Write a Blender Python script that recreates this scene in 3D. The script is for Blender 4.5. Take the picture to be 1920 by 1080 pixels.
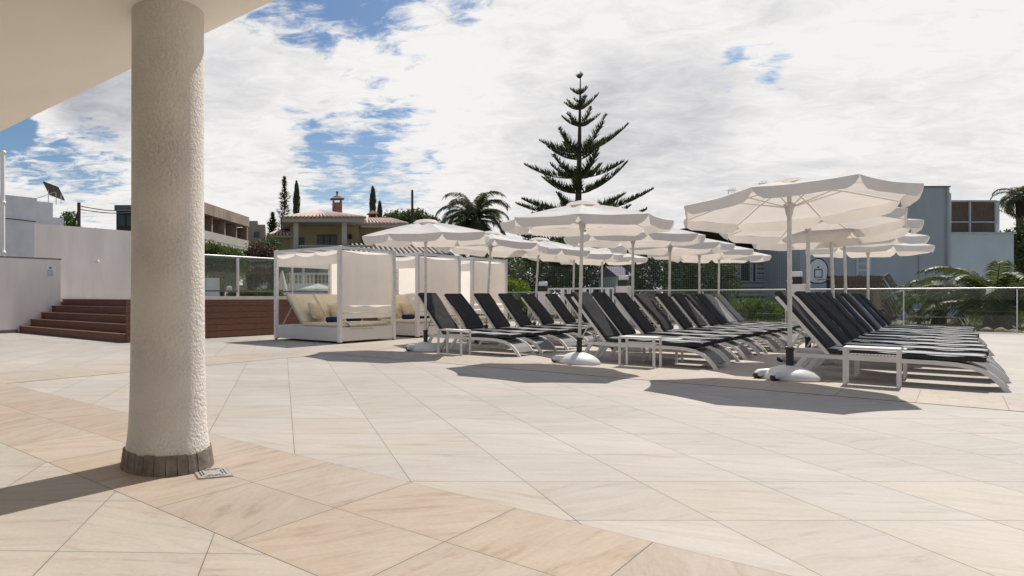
import bpy, math, random
from mathutils import Vector, Matrix, Euler
R = math.radians
random.seed(7)
for o in list(bpy.data.objects): bpy.data.objects.remove(o, do_unlink=True)
S = bpy.context.scene
COL = S.collection

# ------------------------------------------------------------------ camera
CAMH, F, CX, CY = 1.05, 1220.0, 530.0, 557.0
cd = bpy.data.cameras.new('camera'); cam = bpy.data.objects.new('camera', cd); COL.objects.link(cam)
cam.location = (0, 0, CAMH); cam.rotation_euler = (R(90), 0, 0)
cd.sensor_width = 36; cd.lens = F/1920*36
cd.shift_x = (960-CX)/1920; cd.shift_y = (CY-540)/1920
cd.clip_start = 0.05; cd.clip_end = 3000
S.camera = cam
S.render.resolution_x = 1024; S.render.resolution_y = 576
S.view_settings.view_transform = 'Standard'; S.view_settings.look = 'None'
S.view_settings.exposure = 0.13; S.view_settings.gamma = 1.0

def G(px, py):                       # the point of the ground seen there
    Y = CAMH*F/(py-CY); return Vector(((px-CX)*Y/F, Y, 0))
def P(px, py, Y):                    # a real point at depth Y
    return Vector(((px-CX)*Y/F, Y, CAMH+(CY-py)*Y/F))
UA = R(44)                           # direction of the terrace grid
U = Vector((math.cos(UA), math.sin(UA), 0)); V = Vector((-math.sin(UA), math.cos(UA), 0))
def AB(a, b, z=0): 
    p = U*a+V*b; p.z = z; return p

# ------------------------------------------------------------------ world and sun
SUN_AZ, SUN_EL = R(45), R(53)        # azimuth from +Y towards +X
W = bpy.data.worlds.new('World'); S.world = W; W.use_nodes = True
def world():
    nt = W.node_tree; N = nt.nodes; L = nt.links; N.clear()
    def nd(t, **k):
        n = N.new(t)
        for a, b in k.items(): setattr(n, a, b)
        return n
    def m(op, a, b=None, c=None, clamp=False):
        n = nd('ShaderNodeMath', operation=op, use_clamp=clamp)
        for i, v in enumerate((a, b, c)):
            if v is None: continue
            if isinstance(v, (int, float)): n.inputs[i].default_value = v
            else: L.new(v, n.inputs[i])
        return n.outputs[0]
    out = nd('ShaderNodeOutputWorld'); bg = nd('ShaderNodeBackground'); bg.inputs[1].default_value = 0.1
    sky = nd('ShaderNodeTexSky', sky_type='NISHITA', sun_disc=False)
    sky.sun_elevation = SUN_EL; sky.sun_rotation = SUN_AZ; sky.altitude = 0; sky.air_density = 1.0; sky.dust_density = 0.6; sky.ozone_density = 2.0
    tc = nd('ShaderNodeTexCoord'); D = tc.outputs['Generated']
    sp = nd('ShaderNodeSeparateXYZ'); L.new(D, sp.inputs[0]); X, Y, Z = sp.outputs
    den = m('ADD', m('MAXIMUM', Z, 0.0), 0.16)
    cb = nd('ShaderNodeCombineXYZ'); L.new(m('DIVIDE', X, den), cb.inputs[0]); L.new(m('DIVIDE', Y, den), cb.inputs[1])
    def noise(scale, det, rough, off=(0, 0, 0), dist=0.0, sc=(1, 1, 1)):
        mp = nd('ShaderNodeMapping'); mp.inputs['Location'].default_value = off; mp.inputs['Scale'].default_value = sc
        L.new(cb.outputs[0], mp.inputs[0])
        n = nd('ShaderNodeTexNoise'); n.inputs['Scale'].default_value = scale; n.inputs['Detail'].default_value = det
        n.inputs['Roughness'].default_value = rough; n.inputs['Distortion'].default_value = dist
        L.new(mp.outputs[0], n.inputs['Vector']); return n.outputs[0]
    def blob(px, py, r0, r1):        # openings and dark bellies of the cloud layer, by direction
        d = Vector(((px-CX)/F, 1, (CY-py)/F)).normalized()
        n = nd('ShaderNodeVectorMath', operation='DOT_PRODUCT'); L.new(D, n.inputs[0]); n.inputs[1].default_value = d
        mr = nd('ShaderNodeMapRange', interpolation_type='SMOOTHERSTEP'); L.new(n.outputs['Value'], mr.inputs[0])
        mr.inputs[1].default_value = math.cos(R(r1)); mr.inputs[2].default_value = math.cos(R(r0))
        return mr.outputs[0]
    n1 = noise(1.5, 9, 0.62, (3.1, 7.7, 0), 0.25)
    n2 = noise(4.2, 6, 0.6, (1.3, 2.2, 4), 0.2)
    n5 = noise(9.0, 9, 0.66, (5.3, 1.2, 2), 0.5, (1, 1.5, 1))
    dens = m('ADD', m('ADD', m('MULTIPLY', n1, .75), m('MULTIPLY', n2, 0.45)), m('MULTIPLY', m('SUBTRACT', n5, .5), .80))       # about .67 in the mean
    gaps = None
    for (px, py, r0, r1, s) in ((540, 5, 0.5, 6.0, .23), (930, 0, 0.5, 5.5, .26), (60, 285, .5, 4, .12), (175, 285, .5, 4.5, .18), (600, 210, 3, 12, .05), (480, 90, 1, 7, .0), (760, 120, 2, 9, .05), (15, 238, .3, 2.6, .3),
                                (530, 240, .5, 5, .13), (610, 120, 1, 5, -.13), (450, 130, 1, 6, -.1), (640, 240, .5, 3, -.06), (640, 305, .5, 4, .12), (610, 170, 1, 5, .12), (690, 295, .3, 2.6, .12), (1400, 140, .5, 3.6, .25), (1330, 125, .2, 2.6, .15), (1900, 50, .5, 3.5, .22), (520, 125, .3, 3, .12), (720, 230, .3, 3, .1), (820, 290, .3, 2, .1), (450, 60, .3, 3, .08),
                                (1490, 200, .3, 2.0, .13), (700, -20, 1, 5, .2), (180, 190, 2, 7, -.2), (450, 180, 3, 9, -.2), (450, 330, 2, 7, -.15), (1600, 250, 10, 22, -.25), (1050, 180, 6, 14, -.2)):
        v = m('MULTIPLY', blob(px, py, r0, r1), s); gaps = v if gaps is None else m('ADD', gaps, v)
    dens = m('SUBTRACT', dens, gaps)
    mk = nd('ShaderNodeMapRange', interpolation_type='SMOOTHSTEP'); L.new(dens, mk.inputs[0])
    mk.inputs[1].default_value = 0.37; mk.inputs[2].default_value = 0.60
    # overhead and behind the camera the layer opens to clear sky
    hi = nd('ShaderNodeMapRange', interpolation_type='SMOOTHSTEP'); L.new(Z, hi.inputs[0]); hi.inputs[1].default_value = 0.44; hi.inputs[2].default_value = 0.60
    hi.inputs[3].default_value = 1; hi.inputs[4].default_value = 0.12
    bk = nd('ShaderNodeMapRange', interpolation_type='SMOOTHSTEP'); L.new(Y, bk.inputs[0]); bk.inputs[1].default_value = -0.5; bk.inputs[2].default_value = 0.2
    bk.inputs[3].default_value = 0.2; bk.inputs[4].default_value = 1
    mask = m('MULTIPLY', m('MULTIPLY', mk.outputs[0], hi.outputs[0]), bk.outputs[0])
    # cloud brightness
    n3 = noise(1.9, 7, 0.55, (9, 4, 1), 0.3); n4 = noise(7.5, 8, 0.66, (2, 8, 3), 0.6, (1, 1.4, 1))
    sh = m('ADD', m('MULTIPLY', m('SUBTRACT', n3, 0.5), 0.75), m('MULTIPLY', m('SUBTRACT', n4, 0.5), 0.85))
    dk = None
    for (px, py, r0, r1, s) in ((1060, 215, 1, 7, .09), (1220, 205, 2, 7, .08), (1320, 200, .5, 4, .05), (940, 200, 1, 5, .05), (200, 165, 1, 6, .34), (420, 170, 1, 5, .08), (1180, 300, 3, 10, .06), (850, 80, 4, 12, -.06), (120, 150, 1, 4, .1)):
        v = m('MULTIPLY', blob(px, py, r0, r1), s); dk = v if dk is None else m('ADD', dk, v)
    br = m('SUBTRACT', m('ADD', m('MULTIPLY', sh, .62), 0.885), dk)
    br = m('MINIMUM', m('MAXIMUM', br, 0.36), 0.93)
    cr = nd('ShaderNodeMapRange'); cr.data_type = 'FLOAT_VECTOR'
    L.new(br, cr.inputs['Vector']) if 'Vector' in cr.inputs else None
    cc = nd('ShaderNodeCombineColor')
    L.new(m('MULTIPLY', br, 9.0), cc.inputs[0])
    L.new(m('ADD', m('MULTIPLY', br, 8.6), 0.25), cc.inputs[1]); L.new(m('ADD', m('MULTIPLY', br, 7.5), 1.15), cc.inputs[2])
    hs = nd('ShaderNodeHueSaturation'); hs.inputs['Saturation'].default_value = 1.12; hs.inputs['Value'].default_value = .84; L.new(sky.outputs[0], hs.inputs['Color'])
    mx = nd('ShaderNodeMix', data_type='RGBA'); L.new(mask, mx.inputs[0]); L.new(hs.outputs[0], mx.inputs[6]); L.new(cc.outputs[0], mx.inputs[7])
    N.remove(cr)
    L.new(mx.outputs[2], bg.inputs[0]); L.new(bg.outputs[0], out.inputs[0])
world()
sd = bpy.data.lights.new('sun', 'SUN'); sd.energy = 4.2; sd.angle = R(0.5); sd.color = (1, 0.95, 0.88)
sun = bpy.data.objects.new('sun', sd); COL.objects.link(sun)
sdir = Vector((math.sin(SUN_AZ)*math.cos(SUN_EL), math.cos(SUN_AZ)*math.cos(SUN_EL), math.sin(SUN_EL)))
sun.rotation_euler = sdir.to_track_quat('Z', 'Y').to_euler(); sun.location = (20, 20, 30)

# ------------------------------------------------------------------ materials
def newmat(name):
    m = bpy.data.materials.new(name); m.use_nodes = True
    return m, m.node_tree.nodes, m.node_tree.links, m.node_tree.nodes['Principled BSDF']
def mat(name, col, rough=0.6, var=0.12, vs=6.0, bump=0.0, bs=60.0, metal=0.0, spec=0.5, trans=0.0, tcol=None, dirt=None, stretch=(1, 1, 1)):
    m, N, L, b = newmat(name)
    b.inputs['Roughness'].default_value = rough; b.inputs['Metallic'].default_value = metal
    b.inputs['Specular IOR Level'].default_value = spec
    tc = N.new('ShaderNodeTexCoord'); mp = N.new('ShaderNodeMapping'); mp.inputs['Scale'].default_value = stretch
    L.new(tc.outputs['Object'], mp.inputs[0])
    n = N.new('ShaderNodeTexNoise'); n.inputs['Scale'].default_value = vs; n.inputs['Detail'].default_value = 6
    n.inputs['Roughness'].default_value = .6
    L.new(mp.outputs[0], n.inputs['Vector'])
    cr = N.new('ShaderNodeValToRGB'); cr.color_ramp.elements[0].position = .3; cr.color_ramp.elements[1].position = .7
    lo = dirt if dirt else [c*(1-var) for c in col]; hi = [min(1, c*(1+var)) for c in col]
    cr.color_ramp.elements[0].color = (*lo, 1); cr.color_ramp.elements[1].color = (*hi, 1)
    L.new(n.outputs[0], cr.inputs[0]); L.new(cr.outputs[0], b.inputs['Base Color'])
    if bump:
        n2 = N.new('ShaderNodeTexNoise'); n2.inputs['Scale'].default_value = bs; n2.inputs['Detail'].default_value = 5
        L.new(mp.outputs[0], n2.inputs['Vector'])
        bp = N.new('ShaderNodeBump'); bp.inputs['Strength'].default_value = bump; bp.inputs['Distance'].default_value = 0.02
        L.new(n2.outputs[0], bp.inputs['Height']); L.new(bp.outputs[0], b.inputs['Normal'])
    if trans:
        t = N.new('ShaderNodeBsdfTranslucent')
        if tcol: t.inputs[0].default_value = (*tcol, 1)
        else: L.new(cr.outputs[0], t.inputs[0])
        mx = N.new('ShaderNodeMixShader'); mx.inputs[0].default_value = trans
        L.new(b.outputs[0], mx.inputs[1]); L.new(t.outputs[0], mx.inputs[2])
        L.new(mx.outputs[0], N['Material Output'].inputs[0])
    return m

def tile_mat(name, base, warm, size, off, rot, veins=1.0, joint=0.006):
    """square stone tiles: rows along the object's axes turned by rot, veins of random direction per tile"""
    m, N, L, b = newmat(name)
    def nd(t, **k):
        n = N.new(t)
        for a, v in k.items(): setattr(n, a, v)
        return n
    def mm(op, a, c=None, d=None, clamp=False):
        n = nd('ShaderNodeMath', operation=op, use_clamp=clamp)
        for i, v in enumerate((a, c, d)):
            if v is None: continue
            if isinstance(v, (int, float)): n.inputs[i].default_value = v
            else: L.new(v, n.inputs[i])
        return n.outputs[0]
    geo = nd('ShaderNodeTexCoord')
    mp = nd('ShaderNodeMapping', vector_type='TEXTURE'); mp.inputs['Rotation'].default_value = (0, 0, rot); mp.inputs['Location'].default_value = (off[0], off[1], 0)
    L.new(geo.outputs['Object'], mp.inputs[0])
    # TEXTURE mapping subtracts the location, then undoes the turn
    sp = nd('ShaderNodeSeparateXYZ'); L.new(mp.outputs[0], sp.inputs[0])
    u = mm('DIVIDE', sp.outputs[0], size[0]); v = mm('DIVIDE', sp.outputs[1], size[1])
    fu = mm('FLOOR', u); fv = mm('FLOOR', v)
    cb = nd('ShaderNodeCombineXYZ'); L.new(fu, cb.inputs[0]); L.new(fv, cb.inputs[1])
    wn = nd('ShaderNodeTexWhiteNoise', noise_dimensions='2D'); L.new(cb.outputs[0], wn.inputs['Vector'])
    # distance to joints
    def edge(x, s):
        fr = mm('FRACT', x); e = mm('MINIMUM', fr, mm('SUBTRACT', 1.0, fr)); return mm('MULTIPLY', e, s)
    e = mm('MINIMUM', edge(u, size[0]), edge(v, size[1]))
    # joint line weathered: strength varies along
    jn = nd('ShaderNodeTexNoise'); jn.inputs['Scale'].default_value = 1.1; jn.inputs['Detail'].default_value = 3; L.new(mp.outputs[0], jn.inputs['Vector'])
    jw = mm('MULTIPLY', mm('ADD', mm('MULTIPLY', jn.outputs[0], 1.0), .35), joint)
    jm = nd('ShaderNodeMapRange'); L.new(e, jm.inputs[0]); L.new(mm('MULTIPLY', jw, .35), jm.inputs[1]); L.new(jw, jm.inputs[2]); jm.inputs[3].default_value = 1; jm.inputs[4].default_value = 0
    # veins: noise stretched along a per-tile angle
    rv = nd('ShaderNodeVectorRotate', rotation_type='Z_AXIS'); L.new(mp.outputs[0], rv.inputs['Vector'])
    L.new(mm('ADD', mm('MULTIPLY', wn.outputs['Value'], 1.1), -.55+rot*0), rv.inputs['Angle'])
    off3 = nd('ShaderNodeVectorMath', operation='MULTIPLY_ADD'); L.new(wn.outputs['Color'], off3.inputs[0]); off3.inputs[1].default_value = (31, 17, 9); L.new(rv.outputs[0], off3.inputs[2])
    st = nd('ShaderNodeMapping'); st.inputs['Scale'].default_value = (1.1, 7.0, 1); L.new(off3.outputs[0], st.inputs[0])
    vn = nd('ShaderNodeTexNoise'); vn.inputs['Scale'].default_value = 1.5; vn.inputs['Detail'].default_value = 9; vn.inputs['Roughness'].default_value = .62; vn.inputs['Distortion'].default_value = .8
    L.new(st.outputs[0], vn.inputs['Vector'])
    cr = nd('ShaderNodeValToRGB'); el = cr.color_ramp.elements
    el[0].position = .36; el[0].color = (*[x*.93 for x in warm], 1); el[1].position = .58; el[1].color = (*base, 1)
    k = el.new(.45); k.color = (*[x*.45+y*.55 for x, y in zip(warm, base)], 1)
    k2 = el.new(.75); k2.color = (*[min(1, x*1.06) for x in base], 1)
    v2 = nd('ShaderNodeTexNoise'); v2.inputs['Scale'].default_value = 4.5; v2.inputs['Detail'].default_value = 8; v2.inputs['Roughness'].default_value = .7; v2.inputs['Distortion'].default_value = 1.2
    L.new(st.outputs[0], v2.inputs['Vector'])
    vv = mm('ADD', mm('MULTIPLY', vn.outputs[0], .68), mm('MULTIPLY', v2.outputs[0], .34))
    L.new(mm('ADD', vv, -.01), cr.inputs[0])
    tint = nd('ShaderNodeHueSaturation'); L.new(cr.outputs[0], tint.inputs['Color'])
    L.new(mm('ADD', mm('MULTIPLY', wn.outputs['Value'], .09*veins), 1-.045*veins), tint.inputs['Value'])
    sx = nd('ShaderNodeSeparateColor'); L.new(wn.outputs['Color'], sx.inputs[0])
    L.new(mm('ADD', mm('MULTIPLY', sx.outputs[1], .22), .88), tint.inputs['Saturation'])
    # faint large stains
    sn = nd('ShaderNodeTexNoise'); sn.inputs['Scale'].default_value = .45; sn.inputs['Detail'].default_value = 6; L.new(mp.outputs[0], sn.inputs['Vector'])
    sr = nd('ShaderNodeMapRange'); L.new(sn.outputs[0], sr.inputs[0]); sr.inputs[1].default_value = .35; sr.inputs[2].default_value = .65; sr.inputs[3].default_value = .90; sr.inputs[4].default_value = 1.03
    fn = nd('ShaderNodeTexNoise'); fn.inputs['Scale'].default_value = 45; fn.inputs['Detail'].default_value = 4; L.new(mp.outputs[0], fn.inputs['Vector'])
    fr = nd('ShaderNodeMapRange'); L.new(fn.outputs[0], fr.inputs[0]); fr.inputs[1].default_value = .3; fr.inputs[2].default_value = .7; fr.inputs[3].default_value = .955; fr.inputs[4].default_value = 1.03
    hl = nd('ShaderNodeMapRange', interpolation_type='SMOOTHSTEP'); L.new(e, hl.inputs[0]); hl.inputs[1].default_value = 0; hl.inputs[2].default_value = .03; hl.inputs[3].default_value = .975; hl.inputs[4].default_value = 1
    vo = nd('ShaderNodeTexVoronoi'); vo.inputs['Scale'].default_value = 2.3; L.new(mp.outputs[0], vo.inputs['Vector'])
    vs_ = nd('ShaderNodeSeparateColor'); L.new(vo.outputs['Color'], vs_.inputs[0])
    sz = mm('MULTIPLY', mm('POWER', vs_.outputs[0], 6.0), .045)
    sp2 = nd('ShaderNodeMapRange'); L.new(vo.outputs['Distance'], sp2.inputs[0]); L.new(mm('MULTIPLY', sz, .5), sp2.inputs[1]); L.new(sz, sp2.inputs[2]); sp2.inputs[3].default_value = .80; sp2.inputs[4].default_value = 1
    ml = nd('ShaderNodeVectorMath', operation='SCALE'); L.new(tint.outputs[0], ml.inputs[0]); L.new(mm('MULTIPLY', mm('MULTIPLY', sr.outputs[0], fr.outputs[0]), mm('MULTIPLY', hl.outputs[0], sp2.outputs[0])), ml.inputs['Scale'])
    mx = nd('ShaderNodeMix', data_type='RGBA'); L.new(jm.outputs[0], mx.inputs[0]); L.new(ml.outputs[0], mx.inputs[6]); mx.inputs[7].default_value = (.11, .09, .07, 1)
    L.new(mx.outputs[2], b.inputs['Base Color'])
    b.inputs['Roughness'].default_value = .62; b.inputs['Specular IOR Level'].default_value = .3
    bp = nd('ShaderNodeBump'); bp.inputs['Strength'].default_value = .12; bp.inputs['Distance'].default_value = .01
    L.new(vn.outputs[0], bp.inputs['Height']); L.new(bp.outputs[0], b.inputs['Normal'])
    return m

def stucco(name, col, strength=.9, scale=38, dist=.012):
    m, N, L, b = newmat(name); b.inputs['Roughness'].default_value = .85; b.inputs['Specular IOR Level'].default_value = .2
    tc = N.new('ShaderNodeTexCoord')
    n = N.new('ShaderNodeTexNoise'); n.inputs['Scale'].default_value = scale; n.inputs['Detail'].default_value = 6; n.inputs['Roughness'].default_value = .6; n.inputs['Distortion'].default_value = .6
    L.new(tc.outputs['Object'], n.inputs['Vector'])
    v = N.new('ShaderNodeTexVoronoi'); v.inputs['Scale'].default_value = scale*1.2; L.new(tc.outputs['Object'], v.inputs['Vector'])
    a = N.new('ShaderNodeMath'); a.operation = 'MULTIPLY_ADD'; L.new(v.outputs['Distance'], a.inputs[0]); a.inputs[1].default_value = -.5; L.new(n.outputs[0], a.inputs[2])
    bp = N.new('ShaderNodeBump'); bp.inputs['Strength'].default_value = strength; bp.inputs['Distance'].default_value = dist
    L.new(a.outputs[0], bp.inputs['Height']); L.new(bp.outputs[0], b.inputs['Normal'])
    w = N.new('ShaderNodeTexNoise'); w.inputs['Scale'].default_value = 2.6; w.inputs['Detail'].default_value = 4; L.new(tc.outputs['Object'], w.inputs['Vector'])
    wm = N.new('ShaderNodeMapRange'); L.new(w.outputs[0], wm.inputs[0]); wm.inputs[1].default_value = .38; wm.inputs[2].default_value = .62; wm.inputs[3].default_value = strength*.35; wm.inputs[4].default_value = strength
    L.new(wm.outputs[0], bp.inputs['Strength'])
    s = N.new('ShaderNodeTexNoise'); s.inputs['Scale'].default_value = 2.2; s.inputs['Detail'].default_value = 7; L.new(tc.outputs['Object'], s.inputs['Vector'])
    cr = N.new('ShaderNodeValToRGB'); cr.color_ramp.elements[0].position = .32; cr.color_ramp.elements[1].position = .62
    cr.color_ramp.elements[0].color = (*[c*.86 for c in col], 1); cr.color_ramp.elements[1].color = (*col, 1)
    L.new(s.outputs[0], cr.inputs[0]); L.new(cr.outputs[0], b.inputs['Base Color'])
    return m

def leaf_mat(name, c1, c2, trans=.3, scale=1.2):
    m, N, L, b = newmat(name); b.inputs['Roughness'].default_value = .5; b.inputs['Specular IOR Level'].default_value = .35
    g = N.new('ShaderNodeNewGeometry'); 
    tc = N.new('ShaderNodeTexCoord'); n = N.new('ShaderNodeTexNoise'); n.inputs['Scale'].default_value = scale; n.inputs['Detail'].default_value = 3
    L.new(tc.outputs['Object'], n.inputs['Vector'])
    a = N.new('ShaderNodeMath'); a.operation = 'MULTIPLY_ADD'; L.new(g.outputs['Random Per Island'], a.inputs[0]); a.inputs[1].default_value = .55
    h = N.new('ShaderNodeMath'); h.operation = 'MULTIPLY'; h.inputs[1].default_value = .45; L.new(n.outputs[0], h.inputs[0]); L.new(h.outputs[0], a.inputs[2])
    mx = N.new('ShaderNodeMix'); mx.data_type = 'RGBA'; L.new(a.outputs[0], mx.inputs[0]); mx.inputs[6].default_value = (*c1, 1); mx.inputs[7].default_value = (*c2, 1)
    L.new(mx.outputs[2], b.inputs['Base Color'])
    t = N.new('ShaderNodeBsdfTranslucent'); L.new(mx.outputs[2], t.inputs[0])
    ms = N.new('ShaderNodeMixShader'); ms.inputs[0].default_value = trans; L.new(b.outputs[0], ms.inputs[1]); L.new(t.outputs[0], ms.inputs[2])
    L.new(ms.outputs[0], N['Material Output'].inputs[0]); return m

def glass_mat(name, tint, refl=.08):
    m, N, L, b = newmat(name); N.remove(b)
    t = N.new('ShaderNodeBsdfTransparent'); t.inputs[0].default_value = (*tint, 1)
    g = N.new('ShaderNodeBsdfGlossy'); g.inputs['Roughness'].default_value = .02; g.inputs[0].default_value = (.9, .95, .95, 1)
    lw = N.new('ShaderNodeLayerWeight'); lw.inputs[0].default_value = .25
    a = N.new('ShaderNodeMath'); a.operation = 'MULTIPLY_ADD'; L.new(lw.outputs['Fresnel'], a.inputs[0]); a.inputs[1].default_value = .5; a.inputs[2].default_value = refl*.4
    mx = N.new('ShaderNodeMixShader'); L.new(a.outputs[0], mx.inputs[0]); L.new(t.outputs[0], mx.inputs[1]); L.new(g.outputs[0], mx.inputs[2])
    L.new(mx.outputs[0], N['Material Output'].inputs[0]); return m

def stripe_mat(name, c1, c2, scale, axis=0, duty=.5, rough=.8, var=.2):
    m, N, L, b = newmat(name); b.inputs['Roughness'].default_value = rough
    tc = N.new('ShaderNodeTexCoord'); sp = N.new('ShaderNodeSeparateXYZ'); L.new(tc.outputs['Object'], sp.inputs[0])
    f = N.new('ShaderNodeMath'); f.operation = 'MULTIPLY'; L.new(sp.outputs[axis], f.inputs[0]); f.inputs[1].default_value = scale
    fr = N.new('ShaderNodeMath'); fr.operation = 'FRACT'; L.new(f.outputs[0], fr.inputs[0])
    gt = N.new('ShaderNodeMath'); gt.operation = 'GREATER_THAN'; L.new(fr.outputs[0], gt.inputs[0]); gt.inputs[1].default_value = duty
    n = N.new('ShaderNodeTexNoise'); n.inputs['Scale'].default_value = 8; L.new(tc.outputs['Object'], n.inputs['Vector'])
    hs = N.new('ShaderNodeMapRange'); L.new(n.outputs[0], hs.inputs[0]); hs.inputs[3].default_value = 1-var*2; hs.inputs[4].default_value = 1+var*2
    mx = N.new('ShaderNodeMix'); mx.data_type = 'RGBA'; L.new(gt.outputs[0], mx.inputs[0]); mx.inputs[6].default_value = (*c1, 1); mx.inputs[7].default_value = (*c2, 1)
    sc = N.new('ShaderNodeVectorMath'); sc.operation = 'SCALE'; L.new(mx.outputs[2], sc.inputs[0]); L.new(hs.outputs[0], sc.inputs['Scale'])
    L.new(sc.outputs[0], b.inputs['Base Color']); return m

M = {}
M['field'] = tile_mat('pale stone tiles', (.475, .430, .372), (.405, .350, .285), (.65, .645), (.08, 3.06), 0, joint=.0036)
M['field2'] = tile_mat('pale stone tiles near', (.465, .420, .360), (.39, .33, .262), (.62, .66), (-.93, 2.68), R(-2), joint=.0034)
M['peach'] = tile_mat('peach stone tiles', (.445, .37, .295), (.365, .275, .20), (.64, .62), tuple(AB(1.79, 1.52))[:2], UA, veins=1.4, joint=.0036)
M['peachb'] = tile_mat('peach stone tiles far', (.455, .395, .325), (.41, .335, .26), (.64, .62), tuple(AB(9.0, 1.52))[:2], UA, veins=1.2, joint=.0036)
M['column'] = stucco('rough white stucco', (.76, .71, .65), 1.0, 44, .016)
M['soffit'] = mat('painted soffit', (.94, .90, .84), .9, .025, 1.2, .04, 30)
M['wall'] = mat('white painted wall', (.92, .83, .77), .85, .04, 1.1, .12, 25, dirt=(.80, .71, .645), stretch=(1.6, 1.6, .35))
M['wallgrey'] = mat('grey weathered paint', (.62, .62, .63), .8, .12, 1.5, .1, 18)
M['coping'] = mat('dark coping', (.16, .15, .15), .7, .2, 10)
M['skirt'] = mat('grey stone skirting', (.20, .165, .135), .8, .35, 14, .3, 40)
M['deckwood'] = mat('red brown decking', (.155, .066, .038), .65, .28, 5, .25, 22, stretch=(1.2, 1.2, 9))
M['white'] = mat('white powder coat', (.80, .77, .73), .45, .05, 5)
M['alu'] = mat('aluminium', (.62, .60, .57), .35, .1, 12, metal=.55)
M['steel'] = mat('brushed steel rail', (.50, .49, .47), .38, .1, 10, metal=.6)
M['black'] = mat('black plastic', (.02, .02, .02), .5, .1)
M['canopy'] = mat('off white canvas', (.90, .87, .83), .85, .05, 4, .55, 6, trans=.38, tcol=(.78, .70, .62))
M['curtain'] = mat('white curtain cloth', (.93, .88, .82), .9, .04, 3, .45, 4, trans=.58)
M['cushion'] = mat('charcoal cushion fabric', (.052, .052, .054), .95, .2, 9, .15, 120, spec=.03)
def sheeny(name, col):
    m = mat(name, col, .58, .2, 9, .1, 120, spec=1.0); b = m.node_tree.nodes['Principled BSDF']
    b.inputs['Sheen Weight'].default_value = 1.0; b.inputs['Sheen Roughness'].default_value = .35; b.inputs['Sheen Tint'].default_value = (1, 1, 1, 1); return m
M['seat'] = sheeny('sunlit-toned charcoal seat top', (.33, .33, .33))  # sunlit look of the charcoal seat tops, put into a paler base colour
M['cushionb'] = mat('blue grey cushion fabric', (.05, .058, .078), .9, .2, 9, .15, 120, spec=.03)
M['cushionlit'] = mat('sunlit-toned charcoal back fabric', (.20, .20, .20), .7, .12, 9, .15, 120)  # charcoal back cushion in direct sun: the sunlight is painted in as grey
M['piping'] = mat('black piping', (.012, .012, .012), .6, .1)
M['sling'] = mat('grey mesh sling', (.22, .22, .22), .7, .1, 30)
M['basep'] = mat('white plastic base', (.74, .72, .69), .4, .06, 8)
M['cream'] = mat('cream cushion', (.72, .64, .48), .85, .07, 6, .3, 18)
M['pillow'] = mat('beige pillow', (.62, .52, .36), .9, .12, 14, .5, 20)
M['navy'] = mat('navy towel', (.012, .025, .11), .95, .3, 30, .5, 90)
M['bedpanel'] = mat('bed panel', (.74, .69, .64), .6, .03, 3)
M['glass'] = glass_mat('railing glass', (.82, .87, .84))
M['glassclear'] = glass_mat('clear railing glass', (.92, .94, .93), .05)
M['dark'] = mat('dark opening', (.018, .016, .015), .35, .3)
M['window'] = mat('window glass', (.03, .035, .04), .12, .3, 2)
M['bark'] = mat('bark', (.085, .06, .045), .95, .3, 12, .6, 25)
M['terrain'] = mat('dry ground and grass', (.12, .11, .06), .95, .4, .6, .4, 6)
M['leafdark'] = leaf_mat('dark foliage', (.022, .04, .011), (.13, .165, .045), .35)
M['leafmid'] = leaf_mat('mid foliage', (.04, .07, .015), (.17, .22, .045), .35)
M['leafbright'] = leaf_mat('bright foliage', (.09, .15, .012), (.28, .36, .035), .4)
M['leafred'] = leaf_mat('reddish foliage', (.05, .03, .02), (.15, .09, .06), .3)
M['pine'] = leaf_mat('pine foliage', (.03, .05, .02), (.13, .16, .065), .3)
M['palm'] = leaf_mat('palm foliage', (.03, .05, .012), (.16, .19, .05), .35)
M['palmdark'] = leaf_mat('far palm foliage', (.025, .035, .012), (.12, .14, .05), .3)
M['rooftile'] = stripe_mat('barrel roof tiles', (.38, .20, .13), (.055, .02, .015), 3.0, 0, .62)
M['villa'] = mat('ochre render', (.42, .34, .19), .9, .1, 1)
M['villawhite'] = mat('pale render', (.50, .46, .40), .9, .1, 1)
M['brick'] = mat('red brick', (.28, .13, .09), .9, .45, 9, .3, 20)
M['apart'] = mat('tan concrete', (.42, .33, .26), .9, .12, .9, dirt=(.22, .16, .12), stretch=(1, 1, .3))
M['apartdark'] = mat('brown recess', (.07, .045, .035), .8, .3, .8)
M['bluewall'] = mat('blue grey render', (.50, .52, .54), .85, .07, .5, dirt=(.42, .44, .455), stretch=(1, 1, .3))#, .05, 20)
M['lightblue'] = mat('pale blue render', (.66, .70, .73), .85, .08, .6, .05, 20)
M['slat'] = mat('weathered slats', (.20, .14, .10), .85, .35, 4, .3, 30, stretch=(6, 6, .6))
M['greyhouse'] = stripe_mat('grey boarded wall', (.46, .44, .41), (.14, .13, .12), 3.2, 2, .72)
M['brownroof'] = mat('dark brown roof', (.06, .04, .03), .8, .25, 4)
M['rock'] = mat('rough rock', (.30, .23, .17), .9, .4, 5, .8, 12)
M['net'] = mat('net cord', (.20, .22, .18), .9, .1)
M['green'] = mat('green post', (.02, .09, .045), .6, .1)
M['stonegrey'] = mat('dull steel plate', (.36, .33, .29), .6, .15, 20)
M['paper'] = mat('paper', (.85, .85, .85), .7, .02)
M['ink'] = mat('ink', (.12, .12, .14), .7, .05)
M['panel'] = mat('dark panel', (.05, .045, .045), .35, .2)
M['red'] = mat('red rim', (.35, .02, .01), .5, .1)
M['bluemark'] = mat('blue mark', (.03, .1, .35), .5, .1)
M['cable'] = mat('cable', (.02, .02, .02), .7, .1)

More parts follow.
